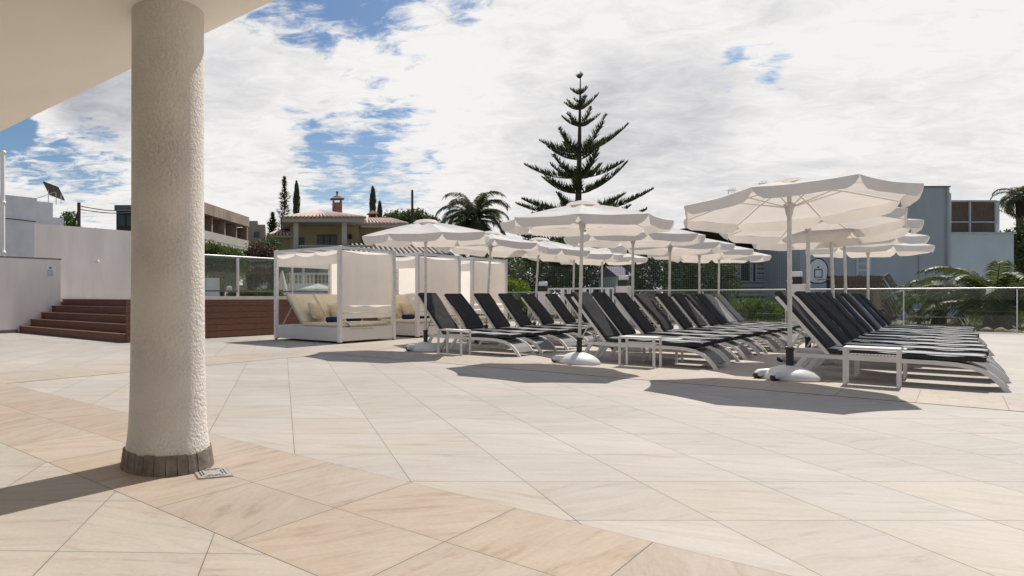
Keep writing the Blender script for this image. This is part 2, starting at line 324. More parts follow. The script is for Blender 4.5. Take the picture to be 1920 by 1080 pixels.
# ------------------------------------------------------------------ mesh helpers
class MB:
    def __init__(s): s.v = []; s.f = []; s.sm = []
    def add(s, vs, fs, smooth=False):
        k = len(s.v); s.v += [tuple(v) for v in vs]; s.f += [tuple(i+k for i in f) for f in fs]; s.sm += [smooth]*len(fs); return s
    def box(s, x0, x1, y0, y1, z0, z1, mtx=None, bev=0.0):
        if bev > 0:
            c = Vector(((x0+x1)/2, (y0+y1)/2, (z0+z1)/2)); h = Vector(((x1-x0)/2, (y1-y0)/2, (z1-z0)/2)); b = min(bev, *h)*1.0
            # chamfered box: three quads of corner points
            vs = []; idx = {}
            for sx in (-1, 1):
                for sy in (-1, 1):
                    for sz in (-1, 1):
                        for ax in range(3):
                            q = [h.x-b, h.y-b, h.z-b]; q[ax] = h[ax]
                            idx[(sx, sy, sz, ax)] = len(vs); vs.append(Vector((sx*q[0], sy*q[1], sz*q[2]))+c)
            fs = []
            for ax in range(3):
                o1, o2 = (ax+1) % 3, (ax+2) % 3
                for sg in (-1, 1):
                    loop = []
                    for p, q in ((-1, -1), (1, -1), (1, 1), (-1, 1)):
                        t = [0, 0, 0]; t[ax] = sg; t[o1] = p; t[o2] = q; loop.append(idx[(*t, ax)])
                    fs.append(loop if sg > 0 else loop[::-1])
                # edges along axis ax
                for p in (-1, 1):
                    for q in (-1, 1):
                        t0 = [0, 0, 0]; t0[ax] = -1; t0[o1] = p; t0[o2] = q; t1 = list(t0); t1[ax] = 1
                        l = [idx[(*t0, o1)], idx[(*t1, o1)], idx[(*t1, o2)], idx[(*t0, o2)]]
                        fs.append(l if p*q < 0 else l[::-1])
            for sx in (-1, 1):
                for sy in (-1, 1):
                    for sz in (-1, 1):
                        l = [idx[(sx, sy, sz, a)] for a in range(3)]; fs.append(l if sx*sy*sz > 0 else l[::-1])
        else:
            vs = [Vector((x, y, z)) for x in (x0, x1) for y in (y0, y1) for z in (z0, z1)]
            fs = [(0, 1, 3, 2), (4, 6, 7, 5), (0, 4, 5, 1), (2, 3, 7, 6), (0, 2, 6, 4), (1, 5, 7, 3)]
        if mtx is not None: vs = [mtx @ v for v in vs]
        return s.add(vs, fs)
    def bar(s, p0, p1, w, h, up=Vector((0, 0, 1))):
        p0 = Vector(p0); p1 = Vector(p1); d = p1-p0; l = d.length; d = d/l
        x = d.cross(Vector(up)); x = x.normalized() if x.length > 1e-4 else Vector((1, 0, 0)); z = x.cross(d)
        m = Matrix((x, d, z)).transposed().to_4x4(); m.translation = p0
        return s.box(-w/2, w/2, 0, l, -h/2, h/2, m)
    def tube(s, pts, r, n=8, cap=True, smooth=True):
        pts = [Vector(p) for p in pts]; rs = r if isinstance(r, (list, tuple)) else [r]*len(pts)
        rings = []; ref = None
        for i, p in enumerate(pts):
            d = (pts[min(i+1, len(pts)-1)]-pts[max(i-1, 0)]).normalized()
            if ref is None: ref = d.orthogonal().normalized()
            a = (ref-d*ref.dot(d)); a = a.normalized() if a.length > 1e-5 else d.orthogonal().normalized(); ref = a; b = d.cross(a)
            rings.append([p+(a*math.cos(2*math.pi*k/n)+b*math.sin(2*math.pi*k/n))*rs[i] for k in range(n)])
        vs = [v for g in rings for v in g]
        fs = [(i*n+k, i*n+(k+1) % n, (i+1)*n+(k+1) % n, (i+1)*n+k) for i in range(len(pts)-1) for k in range(n)]
        s.add(vs, fs, smooth)
        if cap: s.add(rings[0], [tuple(range(n))[::-1]]); s.add(rings[-1], [tuple(range(n))])
        return s
    def lathe(s, prof, n=32, c=(0, 0, 0), smooth=True, cap=True, jit=0.0):
        vs = []; c = Vector(c)
        for (r, z) in prof:
            for k in range(n):
                a = 2*math.pi*k/n; vs.append(c+Vector((r*math.cos(a), r*math.sin(a), z)))
        fs = [(i*n+k, i*n+(k+1) % n, (i+1)*n+(k+1) % n, (i+1)*n+k) for i in range(len(prof)-1) for k in range(n)]
        s.add(vs, fs, smooth)
        if cap:
            if prof[0][0] > 1e-4: s.add(vs[:n], [tuple(range(n))[::-1]])
            if prof[-1][0] > 1e-4: s.add(vs[-n:], [tuple(range(n))])
        return s
    def prism(s, poly, z0, z1):
        n = len(poly); vs = [Vector((p[0], p[1], z0)) for p in poly]+[Vector((p[0], p[1], z1)) for p in poly]
        return s.add(vs, [tuple(range(n))[::-1], tuple(range(n, 2*n))]+[(k, (k+1) % n, n+(k+1) % n, n+k) for k in range(n)])
    def sheet(s, fn, nu, nv, th=0.0, smooth=True):
        g = [[Vector(fn(i/nu, j/nv)) for j in range(nv+1)] for i in range(nu+1)]
        vs = [v for r in g for v in r]; w = nv+1
        fs = [(i*w+j, (i+1)*w+j, (i+1)*w+j+1, i*w+j+1) for i in range(nu) for j in range(nv)]
        return s.add(vs, fs, smooth)
    def slab_path(s, prof, x0, x1):          # closed profile in (y,z), extruded along x
        n = len(prof); vs = [Vector((x0, *p)) for p in prof]+[Vector((x1, *p)) for p in prof]
        return s.add(vs, [tuple(range(n)), tuple(range(n, 2*n))[::-1]]+[(k, n+k, n+(k+1) % n, (k+1) % n) for k in range(n)])
    def ribbon(s, path, th, x0, x1, smooth=False):       # strip of thickness th under a (y,z) path
        up = []; dn = []
        for i, p in enumerate(path):
            a = Vector(path[max(i-1, 0)]); b = Vector(path[min(i+1, len(path)-1)]); d = (b-a).normalized(); nrm = Vector((-d.y, d.x))
            up.append(Vector(p)); dn.append(Vector(p)-nrm*th)
        n = len(path); vs = []
        for x in (x0, x1): vs += [Vector((x, p.x, p.y)) for p in up]+[Vector((x, p.x, p.y)) for p in dn]
        k = 2*n; fs = []
        for i in range(n-1):
            fs += [(i, i+1, k+i+1, k+i), (n+i, k+n+i, k+n+i+1, n+i+1), (i, n+i, n+i+1, i+1), (k+i, k+i+1, k+n+i+1, k+n+i)]
        fs += [(0, k, k+n, n), (n-1, 2*n-1, k+2*n-1, k+n-1)]
        return s.add(vs, fs, smooth)
    def build(s, name, m, parent=None, loc=None, rotz=None, sol=0.0, sub=0, bevel=0.0):
        me = bpy.data.meshes.new(name); me.from_pydata(s.v, [], s.f); me.update()
        me.polygons.foreach_set('use_smooth', s.sm)
        for q in (m if isinstance(m, (list, tuple)) else [m]): me.materials.append(q)
        o = bpy.data.objects.new(name, me); COL.objects.link(o)
        if parent: o.parent = parent
        if loc is not None: o.location = loc
        if rotz is not None: o.rotation_euler.z = rotz
        if bevel:
            b = o.modifiers.new('bevel', 'BEVEL'); b.width = bevel; b.segments = 2; b.limit_method = 'ANGLE'
        if sub:
            b = o.modifiers.new('sub', 'SUBSURF'); b.levels = sub; b.render_levels = sub
        if sol:
            b = o.modifiers.new('solid', 'SOLIDIFY'); b.thickness = sol; b.offset = 0
        return o
def tag(o, label=None, cat=None, group=None, kind=None):
    if label: o['label'] = label
    if cat: o['category'] = cat
    if group: o['group'] = group
    if kind: o['kind'] = kind
    return o
def thing(name, label, cat, loc=(0, 0, 0), rz=0, group=None):
    o = bpy.data.objects.new(name, None); COL.objects.link(o); o.location = loc; o.rotation_euler = (0, 0, rz); o.empty_display_size = .2
    return tag(o, label, cat, group)
def struct(o): o['kind'] = 'structure'; return o
def dup(root, loc, rot=None, label=None):
    r = root.copy(); COL.objects.link(r); r.location = loc
    if rot is not None: r.rotation_euler = rot
    if label: r['label'] = label
    for ch in list(root.children):
        c = ch.copy(); COL.objects.link(c); c.parent = r
        for g in list(ch.children):
            d = g.copy(); COL.objects.link(d); d.parent = c
    return r
ORD = ['first', 'second', 'third', 'fourth', 'fifth', 'sixth', 'seventh', 'eighth', 'ninth', 'tenth']

# ------------------------------------------------------------------ ground
def quad_ab(name, a0, a1, b0, b1, z, m, clip=None):
    q = MB(); q.prism([AB(a0, b0), AB(a1, b0), AB(a1, b1), AB(a0, b1)], z-.002, z); return struct(q.build(name, m))
g = MB(); g.add([(-900, -300, -.16), (900, -300, -.16), (900, 1500, -.16), (-900, 1500, -.16)], [(0, 1, 2, 3)]); struct(g.build('terrain', M['terrain']))
g = MB(); g.prism([AB(-16, -26), AB(28.75, -26), AB(28.75, 24), AB(-16, 24)], -.3, 0); struct(g.build('terrace_paving', M['field']))
quad_ab('terrace_paving_near', -12, 1.79, -14, 19.2, .003, M['field2'])
quad_ab('peach_paving_band', 1.79, 3.07, -20, 19.2, .004, M['peach'])
quad_ab('peach_paving_band', 9.0, 10.28, -20, 8.0, .004, M['peachb'])
quad_ab('peach_paving_band', 3.07, 26, 8.0, 9.2, .004, M['peachb'])

# ------------------------------------------------------------------ column and roof canopy
CC = Vector((-.717, 4.07, 0))
t = thing('round_column', 'thick rough white stucco column with a stone tiled foot holding up the roof', 'column', CC)
q = MB(); prof = [(.262, .02), (.262, .115), (.252, .17), (.243, .26), (.236, .42), (.231, .65), (.228, 1.0), (.225, 1.6), (.224, 2.3), (.223, 2.82)]
q.lathe(prof, 64, cap=False); q.build('shaft', M['column'], t)
q = MB(); n = 26
for k in range(n):                      # foot of upright stone pieces
    a0 = 2*math.pi*(k+.03)/n; a1 = 2*math.pi*(k+.97)/n; h = .118+random.uniform(-.006, .008); rr = .285+random.uniform(-.003, .003); ri = .262
    pts = []
    for (r_, z_) in ((rr+.006, 0), (rr-.012, h)):
        for a in (a0, (a0+a1)/2, a1): pts.append((r_*math.cos(a), r_*math.sin(a), z_))
    for z_ in (0, h):
        for a in (a0, (a0+a1)/2, a1): pts.append((ri*math.cos(a)*.95, ri*math.sin(a)*.95, z_))
    q.add(pts, [(0, 1, 4, 3), (1, 2, 5, 4), (3, 4, 10, 9), (4, 5, 11, 10), (0, 3, 9, 6), (2, 8, 11, 5)])
q.build('stone_foot', M['skirt'], t)
q = MB(); q.prism([AB(-9, -9), AB(2.66, -9), AB(2.66, 14.5), AB(-9, 14.5)], 2.82, 3.12)
tag(q.build('roof_canopy', M['soffit']), 'smooth cream flat roof overhang above the rough column', 'roof')
# drain
dp = G(398, 889); t = thing('floor_drain', 'small square slotted drain cover beside the column foot', 'drain', (dp.x, dp.y, .0045), R(18))
q = MB(); q.box(-.105, .105, -.105, .105, 0, .003); q.build('drain_frame', M['skirt'], t)
q = MB(); q.box(-.098, .098, -.098, .098, .003, .006); q.build('drain_plate', M['stonegrey'], t)
q = MB()
for a in range(4):
    m4 = Matrix.Rotation(a*math.pi/2, 4, 'Z')
    for k in (-1, 0, 1): q.box(k*.042-.017, k*.042+.017, .070, .078, .0055, .0072, m4)
    for k in (-.5, .5): q.box(k*.042-.017, k*.042+.017, .052, .060, .0055, .0072, m4)
q.build('drain_slots', M['black'], t)

# ------------------------------------------------------------------ raised deck, stairs, walls
DA, DB, DH = 7.75, 13.2, .99
g = MB(); g.prism([AB(9.1, DB+.05), AB(21.5, DB+.05), AB(21.5, 30), AB(9.1, 30)], .9, DH); struct(g.build('raised_terrace_floor', M['field']))
t = thing('wooden_deck_front', 'brown plank cladding on the front of the raised terrace', 'deck', AB(9.1, DB), UA)
q = MB(); nb = 6; bh = (DH-.02)/nb
x = 0.0
for r_ in range(nb):
    xs = [-1.32]+sorted(random.uniform(.6, 11.6) for _ in range(4))+[12.4]
    for i in range(len(xs)-1): q.box(xs[i]+.002, xs[i+1]-.002, 0, .03, .015+r_*bh+.006, .015+(r_+1)*bh-.004)
q.build('plank_cladding', M['deckwood'], t)
q = MB(); q.box(.3, 12.4, .032, .3, 0, DH-.01); q.build('backing', M['dark'], t)
q = MB(); q.box(-.02, 12.4, .06, .30, DH, DH+.085); q.build('white_curb', M['wall'], t)
t = thing('wooden_steps', 'five brown wooden steps climbing to the raised terrace beside the white wall', 'steps', AB(DA, DB+.032), UA)
sh = DH/5
for k in range(5):
    q = MB(); L_ = 19.2-DB-.035
    q.box(.33*k, .33*(k+1)+(.2 if k == 4 else .0), 0, L_, sh*k+.003, sh*(k+1)-.028); 
    q.box(.33*k-.02, .33*(k+1)-.022+(.3 if k == 4 else 0), 0, L_, sh*(k+1)-.026, sh*(k+1)); q.build('step', M['deckwood'], t)
t = thing('low_white_wall', 'low white wall with thin dark coping beside the wooden steps', 'wall', AB(-9, 19.2), UA)
q = MB(); q.box(0, 18.02, 0, .25, 0, 2.2); q.build('wall_body', M['wall'], t)
q = MB(); q.box(0, 18.04, -.02, .27, 2.2, 2.235); q.build('coping', M['coping'], t)
q = MB(); q.box(0, 16.7, -.015, 0, 0, .09); q.build('skirting', M['skirt'], t)
t = thing('notice', 'small printed notice sheet stuck on the end of the low white wall', 'notice', AB(8.55, 19.19, 1.85), UA)
q = MB(); q.box(0, .28, -.004, 0, -.2, .16); q.build('paper', M['paper'], t)
q = MB()
for k in range(8): q.box(.03, .25-random.uniform(0, .06), -.006, -.0045, .02-k*.026, .029-k*.026)
q.box(.1, .17, -.006, -.0045, .06, .12); q.build('print', M['ink'], t)
t = thing('tall_white_wall', 'tall white wall behind the steps on the raised terrace', 'wall', AB(8.0, 21), UA)
q = MB(); q.slab_path([(0, 0), (.3, 0), (.3, 3.47), (0, 3.47)], 0, 6.2); q.build('wall_body', M['wall'], t)
q = MB(); q.box(-.1, 1.05, -.01, .4, 3.47, 4.3); q.box(-.1, 0, 0, .3, 0, 3.47); q.box(0, .95, -.012, 0, 1.0, 3.45); q.build('patched_section', M['wallgrey'], t)
q = MB(); q.tube([(-.03, -.04, 1), (-.03, -.04, 3.5), (.06, -.04, 3.55), (1.0, -.04, 3.52)], .015, 6); q.build('cable', M['cable'], t)
q = MB(); q.lathe([(0, 0), (.05, .0), (.06, .05), (.03, .1), (0, .11)], 12, (3.2, -.06, 2.25)); tag(q.build('wall_lamp', M['white'], t))
t = thing('rooftop_boxes', 'pale grey stepped boxes behind the tall white wall', 'wall', AB(9.1, 22), UA)
q = MB(); q.box(-.2, .95, 0, 1, 0, 4.35); q.box(.95, 1.35, 0, 1, 0, 3.85); q.build('box_body', M['wallgrey'], t)
t = thing('solar_panel', 'tilted dark solar panel on thin legs above the grey boxes', 'solar panel', P(101, 376, 24), R(-20))
q = MB(); m4 = Matrix.Translation((0, 0, .35)) @ Euler((R(-38), R(20), 0)).to_matrix().to_4x4(); q.box(-.36, .36, -.34, .34, -.02, .02, m4); q.build('panel', M['panel'], t)
q = MB(); q.tube([(-.25, 0, -.15), (-.25, 0, .45)], .015, 6); q.tube([(.1, 0, -.15), (.1, 0, .3)], .015, 6); q.tube([(.32, 0, -.15), (.32, 0, .2)], .015, 6); q.tube([(-.85, 0, .1), (.2, 0, .35)], .012, 6)
q.build('stand', M['alu'], t)
t = thing('vent_pipe', 'tall white vertical pipe at the left edge above the low wall', 'pipe', P(5, 557, 19.6)*1)
t.location.z = 0
q = MB(); q.tube([(0, 0, 1.0), (0, 0, 5.42)], .07, 12); q.build('pipe', M['white'], t)
q = MB(); 
for z in (2.35, 3.85, 5.36): q.lathe([(.07, z), (.095, z), (.095, z+.09), (.07, z+.09)], 12, cap=False)
q.build('collar', M['white'], t)

# ------------------------------------------------------------------ railings
def railing(name, label, a, b, p0, p1, z0, z1, panel, gm, postm, toprail=.045, bottom=True, postw=.05):
    d = p1-p0; L_ = d.length; rz = math.atan2(d.y, d.x); t = thing(name, label, 'railing', (p0.x, p0.y, z0), rz)
    h = z1-z0; n = max(1, round(L_/panel)); w = L_/n
    q = MB(); q.tube([(0, 0, h), (L_, 0, h)], toprail*.5, 10); q.build('handrail', M['steel'], t)
    for k in range(n):
        q = MB(); q.box(k*w+.04, (k+1)*w-.04, -.006, .006, a, h-b); q.build('glass_pane', gm, t)
    for k in range(n+1):
        q = MB(); q.box(k*w-postw/2, k*w+postw/2, -.03, .03, 0, h-.02); q.build('post', postm, t)
    if bottom:
        q = MB(); q.box(0, L_, -.025, .025, a-.06, a-.012)
        q.build('bottom_rail', M['coping'], t)
    return t
railing('glass_railing', 'glass railing with steel handrail on top of the wooden deck front', .17, .03, AB(9.2, DB+.18), AB(21.5, DB+.18), DH+.088, 2.13, 2.05, M['glass'], M['alu'], toprail=.04)
railing('glass_railing', 'long glass railing in front of the palms at the far side of the terrace', .05, .03, AB(28.5, -6), AB(28.5, 3.55), .0, 1.31, 2.4, M['glassclear'], M['alu'], bottom=False, postw=.03)
railing('glass_railing', 'glass railing between two lamp pillars in front of the ball court net', .05, .03, AB(28.5, 4.15), AB(28.5, 9.15), .0, 1.31, 2.5, M['glassclear'], M['alu'], bottom=False, postw=.03)
railing('glass_railing', 'short glass railing between the last cabana and the white gate', .05, .03, AB(28.5, 13.1), AB(28.5, 15.5), .0, 1.27, 2.4, M['glassclear'], M['alu'], bottom=False, postw=.03)
for i, (b, w, lab) in enumerate(((3.85, .46, 'white lamp pillar beside the basketball backboard'), (9.45, .46, 'white lamp pillar at the right end of the white gate'), (12.8, .34, 'white lamp pillar at the left end of the white gate'))):
    t = thing('lamp_pillar', lab, 'pillar', AB(28.5, b), UA)
    q = MB(); q.box(-w/2, w/2, -w/2, w/2, 0, 1.5 if i < 2 else 1.3, None, .01); q.build('pillar', M['wall'], t)
    z = 1.5 if i < 2 else 1.3
    q = MB(); q.box(-.17, .17, -.17, .17, z, z+.24, None, .01); q.build('lamp_box', M['black'], t)
    q = MB(); q.box(-.15, .15, -.15, .15, z+.24, z+.44, None, .03); q.build('lamp_cap', M['white'], t)
t = thing('white_gate', 'white framed double gate between two lamp pillars', 'gate', AB(28.5, 9.8), UA+R(90))
for k in range(3):
    q = MB(); x0 = k*.93; 
    for xx in (x0+.02, x0+.86): q.box(xx, xx+.06, -.03, .03, .05, 1.38)
    q.box(x0+.02, x0+.92, -.03, .03, 1.38, 1.45); q.box(x0+.02, x0+.92, -.03, .03, .03, .1)
    q.box(x0+.2, x0+.36, -.02, .02, .1, 1.38)
    q.build('gate_leaf', M['white'], t)
for px in (1050, 1104):
    pass
t = thing('small_sign', 'small white sign board on the white gate', 'sign', AB(28.45, 11.1, 1.0), UA+R(90))
q = MB(); q.box(-.18, .18, -.01, .01, 0, .14); q.build('board', M['paper'], t)

# ------------------------------------------------------------------ cabanas
CW, CDp, CHt = 2.0, 2.07, 2.2
def make_cabana():
    t = thing('cabana', '', 'cabana', (0, 0, 0), UA, 'white curtained cabanas beside the wooden deck'); pw = .045
    for (x, y) in ((0, 0), (CW, 0), (0, CDp), (CW, CDp)):
        q = MB(); q.box(x-pw, x+pw, y-pw, y+pw, .03, CHt, None, .006); p = q.build('post', M['white'], t)
        q = MB()
        for k in range(9):
            z = .35+k*.18; q.lathe([(.0, 0), (.011, 0), (.011, .003), (0, .003)], 8)
            # a row of dark bolt holes on the post's front face
            n0 = len(q.v)-32
            q.v[n0:] = [(x-pw-.002-vv[2], y+vv[1], z+vv[0]) for vv in q.v[n0:]]
        if x == 0 and y > 0 or x > 0 and y > 0: q.build('bolt_holes', M['black'], p)
        q = MB(); q.lathe([(.03, 0), (.03, .03)], 10, (x, y, 0)); q.build('foot', M['black'], t)
    for (x0, y0, x1, y1) in ((0, 0, CW, 0), (0, CDp, CW, CDp), (0, 0, 0, CDp), (CW, 0, CW, CDp)):
        q = MB(); d = Vector((x1-x0, y1-y0, 0)).normalized()*(pw+.001)
        q.bar(Vector((x0, y0, CHt-.035))+d, Vector((x1, y1, CHt-.035))-d, .06, .06); q.build('top_beam', M['white'], t)
        q = MB(); nrm = 0
        q.bar(Vector((x0, y0, .205))+d, Vector((x1, y1, .205))-d, .03, .31); q.build('base_panel', M['bedpanel'], t)
    for k in (.36, .68):
        q = MB(); q.bar((pw, CDp*k, CHt-.03), (CW-pw, CDp*k, CHt-.03), .035, .035); q.build('roof_bar', M['white'], t)
    q = MB(); q.box(.02, CW-.02, .02, CDp-.02, .33, .36); q.build('bed_deck', M['bedpanel'], t)
    def sagroof(u, v): return (.04+u*(CW-.08), .04+v*(CDp-.08), CHt-.09-.07*math.sin(math.pi*((v*3) % 1))*(.6+.4*math.sin(u*3)))
    q = MB(); q.sheet(sagroof, 12, 24); q.build('roof_cloth', M['curtain'], t)
    def fold(u, amp, fr=5): return amp*math.sin(u*fr*6.28)+amp*.5*math.sin(u*17+1)
    q = MB(); q.sheet(lambda u, v: (.0+fold(u, .008, 2)-.02*math.sin(v*3.1), .05+u*(CDp-.1), 1.80+v*(.31-.03*math.sin(u*3.14))), 24, 6); q.build('valance', M['curtain'], t)
    q = MB(); q.sheet(lambda u, v: (.05+u*(CW-.1), .0+fold(u, .011, 3)-.02*math.sin(v*3.1), .86+v*(1.25-.06*math.sin(u*3.14))), 28, 10); q.build('curtain', M['curtain'], t)
    q = MB(); q.sheet(lambda u, v: (.05+u*(CW-.1), .01, .56+v*.11), 12, 2); q.sheet(lambda u, v: (.05+u*(CW-.1), .012, .70+v*.11), 12, 2); q.build('lower_strip', M['curtain'], t)
    q = MB(); q.sheet(lambda u, v: (CW+fold(u, .012, 3), .05+u*(CDp-.1), .55+v*1.56), 28, 10); q.build('curtain', M['curtain'], t)
    q = MB(); q.sheet(lambda u, v: (.05+u*(CW-.1), CDp, 1.80+v*.31), 20, 5); q.build('valance', M['curtain'], t)
    return t
cab = make_cabana()
cpos = (Vector((1.28, 14.6, 0)), Vector((3.47, 16.75, 0)), Vector((5.46, 18.75, 0)))
clab = ('nearest white curtained cabana with cream double daybed at the wooden deck', 'middle cabana of the three, partly behind the front parasol pole', 'farthest cabana of the three, with closed white curtains')
cab.location = cpos[0]; cab['label'] = clab[0]
for i in (1, 2): dup(cab, cpos[i], None, clab[i])
def make_daybed():
    t = thing('daybed', '', 'daybed', (0, 0, 0), UA, 'cream daybeds in the cabanas')
    for i, x0 in enumerate((.08, 1.01)):
        q = MB(); q.box(x0, x0+.9, .06, 1.28, .362, .45, None, .03); q.build('mattress', M['cream'], t, bevel=.008)
        q = MB(); m4 = Matrix.Translation((0, 1.27, .40)) @ Matrix.Rotation(R(52), 4, 'X'); q.box(x0+.005, x0+.895, .02, .88, -.0, .075, m4, .03); q.build('backrest', M['cream'], t, bevel=.008)
        q = MB(); m4 = Matrix.Translation((0, 1.27, .40)) @ Matrix.Rotation(R(52), 4, 'X'); q.box(x0+.02, x0+.88, .02, .86, -.03, -.002, m4)
        q.bar((x0+.03, 1.62, .82), (x0+.03, 1.95, .37), .02, .02); q.bar((x0+.87, 1.62, .82), (x0+.87, 1.95, .37), .02, .02); q.build('backrest_frame', M['alu'], t)
    return t
bed = make_daybed(); bed.location = cpos[0]
def pillow_mb(w=.46, h=.46, th=.16):
    q = MB()
    for sgn in (1, -1):
        def fn(u, v):
            x = (u-.5)*2; y = (v-.5)*2; e = (1-x**4)*(1-y**4); pin = 1-.06*(x*x+y*y-2*x*x*y*y)
            return (x*w/2*pin*(1 if sgn > 0 else 1), y*h/2*pin, sgn*(th/2*max(e, 0)**.55))
        if sgn > 0: q.sheet(fn, 12, 12)
        else:
            q.sheet(lambda u, v: fn(1-u, v), 12, 12)
    return q
pil = pillow_mb().build('pillow', M['pillow'])
tow = MB()
for k in range(3):
    rr = .052-.012*k
tow.lathe([(.015, .01), (.03, 0), (.055, 0), (.064, .012), (.066, .25), (.064, .49), (.055, .50), (.03, .50), (.015, .49)], 24); tw0 = tow.build('towel', M['navy'])
wh = ('nearest', 'middle', 'farthest'); first = True
for ci in range(3):
    base = Matrix.Translation(cpos[ci]) @ Matrix.Rotation(UA, 4, 'Z')
    b_ = bed if ci == 0 else dup(bed, cpos[ci])
    b_['label'] = 'cream two seat daybed inside the %s cabana' % wh[ci]
    for i, x in enumerate((.53, 1.30)):
        p = pil if (ci == 0 and i == 0) else pil.copy()
        if p is not pil: COL.objects.link(p)
        p.matrix_world = base @ Matrix.Translation((x, 1.22, .70)) @ Euler((R(58), R((8, -6)[i]), R((6, -5)[i]))).to_matrix().to_4x4()
        tag(p, 'beige pillow leaning on the %s backrest of the %s daybed' % (('left', 'right')[i], wh[ci]), 'pillow', 'beige pillows on the daybeds')
    for i, x in enumerate((.36, 1.10)):
        p = tw0 if (ci == 0 and i == 0) else tw0.copy()
        if p is not tw0: COL.objects.link(p)
        p.matrix_world = base @ Matrix.Translation((x, .70, .516)) @ Euler((0, R(90), R(3))).to_matrix().to_4x4()
        tag(p, 'rolled navy towel on the %s half of the %s daybed' % (('left', 'right')[i], wh[ci]), 'towel', 'rolled navy towels on the daybeds')
# fringed throw at the front of the first bed
t = thing('fringed_throw', 'cream fringed throw folded over the front edge of the nearest daybed', 'throw', cpos[0], UA)
q = MB(); q.sheet(lambda u, v: (.35+u*.85, -.015+.06*0+(v*.5 if v > 0.2 else .1-(.2-v)*.5)+.0, .462-(0 if v > .2 else (.2-v)*.35)+.006*math.sin(u*23+v*9)), 24, 10); q.build('cloth', M['cream'], t, sol=.006)
q = MB()
for k in range(34):
    x = .36+k*.025; q.bar((x, .0, .40), (x+random.uniform(-.01, .01), -.024, .30+random.uniform(-.01, .015)), .009, .006)
q.build('fringe', M['cream'], t)

# ------------------------------------------------------------------ sun loungers: local y from foot (0) to head, x across
LW = .64
def make_lounger(cm, an=54, slump=0.0):
    t = thing('sun_lounger', '', 'sun lounger', (0, 0, 0), UA)
    side = [(0.0, .0), (.05, .085), (.115, .165), (.20, .235), (.30, .278), (.42, .30), (.6, .31), (1.2, .312), (1.62, .318), (1.98, .325)]
    for x in (0, LW-.035):
        q = MB(); q.ribbon([(y, z) for y, z in side], .05, x, x+.035); q.build('side_rail', M['white'], t)
        q = MB(); q.bar((x+.018, 1.78, .29), (x+.018, 1.96, .0), .035, .05, (0, 1, 0)); q.build('leg', M['white'], t)
    for (y, z) in ((.33, .262), (1.1, .28), (1.95, .295)):
        q = MB(); q.bar((.035, y, z), (LW-.035, y, z), .03, .03); q.build('cross_bar', M['white'], t)
    q = MB(); q.ribbon([(y, z-.012) for y, z in side[1:-2]], .006, .036, LW-.036); q.build('sling', M['sling'], t)
    B0 = Vector((1.56, .345)); an = R(an); bl = .90; dv = Vector((math.cos(an), math.sin(an)))
    e = B0+dv*bl
    q = MB()
    for x in (.018, LW-.018):
        q.bar((x, B0.x, B0.y-.02), (x, e.x, e.y-.02), .032, .04, (0, -1, 1))
    q.bar((.035, e.x, e.y-.03), (LW-.035, e.x, e.y-.03), .03, .03)
    for k in range(1, 5):
        p = B0+dv*(bl*k/5); q.bar((.035, p.x, p.y-.025), (LW-.035, p.x, p.y-.025), .014, .014)
    q.build('back_frame', M['white'], t)
    q = MB(); m_ = B0+dv*.42
    for x in (.055, LW-.055): q.bar((x, m_.x, m_.y-.03), (x, 1.96, .335), .02, .02)
    q.bar((.06, (m_.x+1.96)/2, (m_.y+.30)/2), (LW-.06, (m_.x+1.96)/2, (m_.y+.30)/2), .015, .015); q.build('back_strut', M['alu'], t)
    # cushion: seat then back, slightly puffed with stitched sections
    th = .062; path = []
    for k in range(15):
        y = .19+(1.60-.19)*k/14; path.append((y, .313+th+.004*math.sin(k*1.4)+.02*(k/14)**2))
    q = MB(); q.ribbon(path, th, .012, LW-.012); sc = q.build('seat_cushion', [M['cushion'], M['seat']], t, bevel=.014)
    for i_ in range(14): sc.data.polygons[i_*4].material_index = 1  # only the top faces get the painted sunlit tone
    nrm = Vector((-dv.y, dv.x)); q = MB(); path = [tuple(B0+dv*(bl*k/8+.045)+nrm*(th-.002+.004*math.sin(k*1.3)+slump*math.sin(math.pi*(1-k/8)**1.6))) for k in range(9)]
    q.ribbon(path, th, .012, LW-.012); q.build('back_cushion', cm, t, bevel=.014)
    q = MB()
    for x in (.016, LW-.016): q.tube([(x, .195, .318+th), (x, .9, .322+th), (x, 1.56, .333+th)], .006, 5)
    q.tube([(.016, .192, .316+th), (LW-.016, .192, .316+th)], .006, 5); q.build('piping', M['piping'], t)
    return t
def make_table():
    t = thing('side_table', '', 'side table', (0, 0, 0), UA, 'white slatted side tables by the loungers'); w, d, h = .34, .50, .455
    for x in (0, w-.03):
        for y in (0, d-.03):
            q = MB(); q.box(x, x+.03, y, y+.03, 0, h-.025); q.build('leg', M['white'], t)
    q = MB(); q.box(0, w, 0, d, h-.025, h, None, .004); q.build('table_top', M['white'], t)
    q = MB()
    for x in (.005, w-.02): q.box(x, x+.015, .03, d-.03, h-.12, h-.095)
    n_ = 14
    for k in range(n_):
        y = .035+k*(d-.075)/n_; q.box(.02, w-.02, y, y+.014, h-.115, h-.10)
    q.build('slatted_shelf', M['white'], t); return t
lounger = make_lounger(M['cushion']); loungers2 = make_lounger(M['cushion'], 52.6, .035); loungerlit = make_lounger(M['cushionlit'], 53); loungerb = make_lounger(M['cushionb'], 54.8); table = make_table()
usedL = {}; tfirst = True
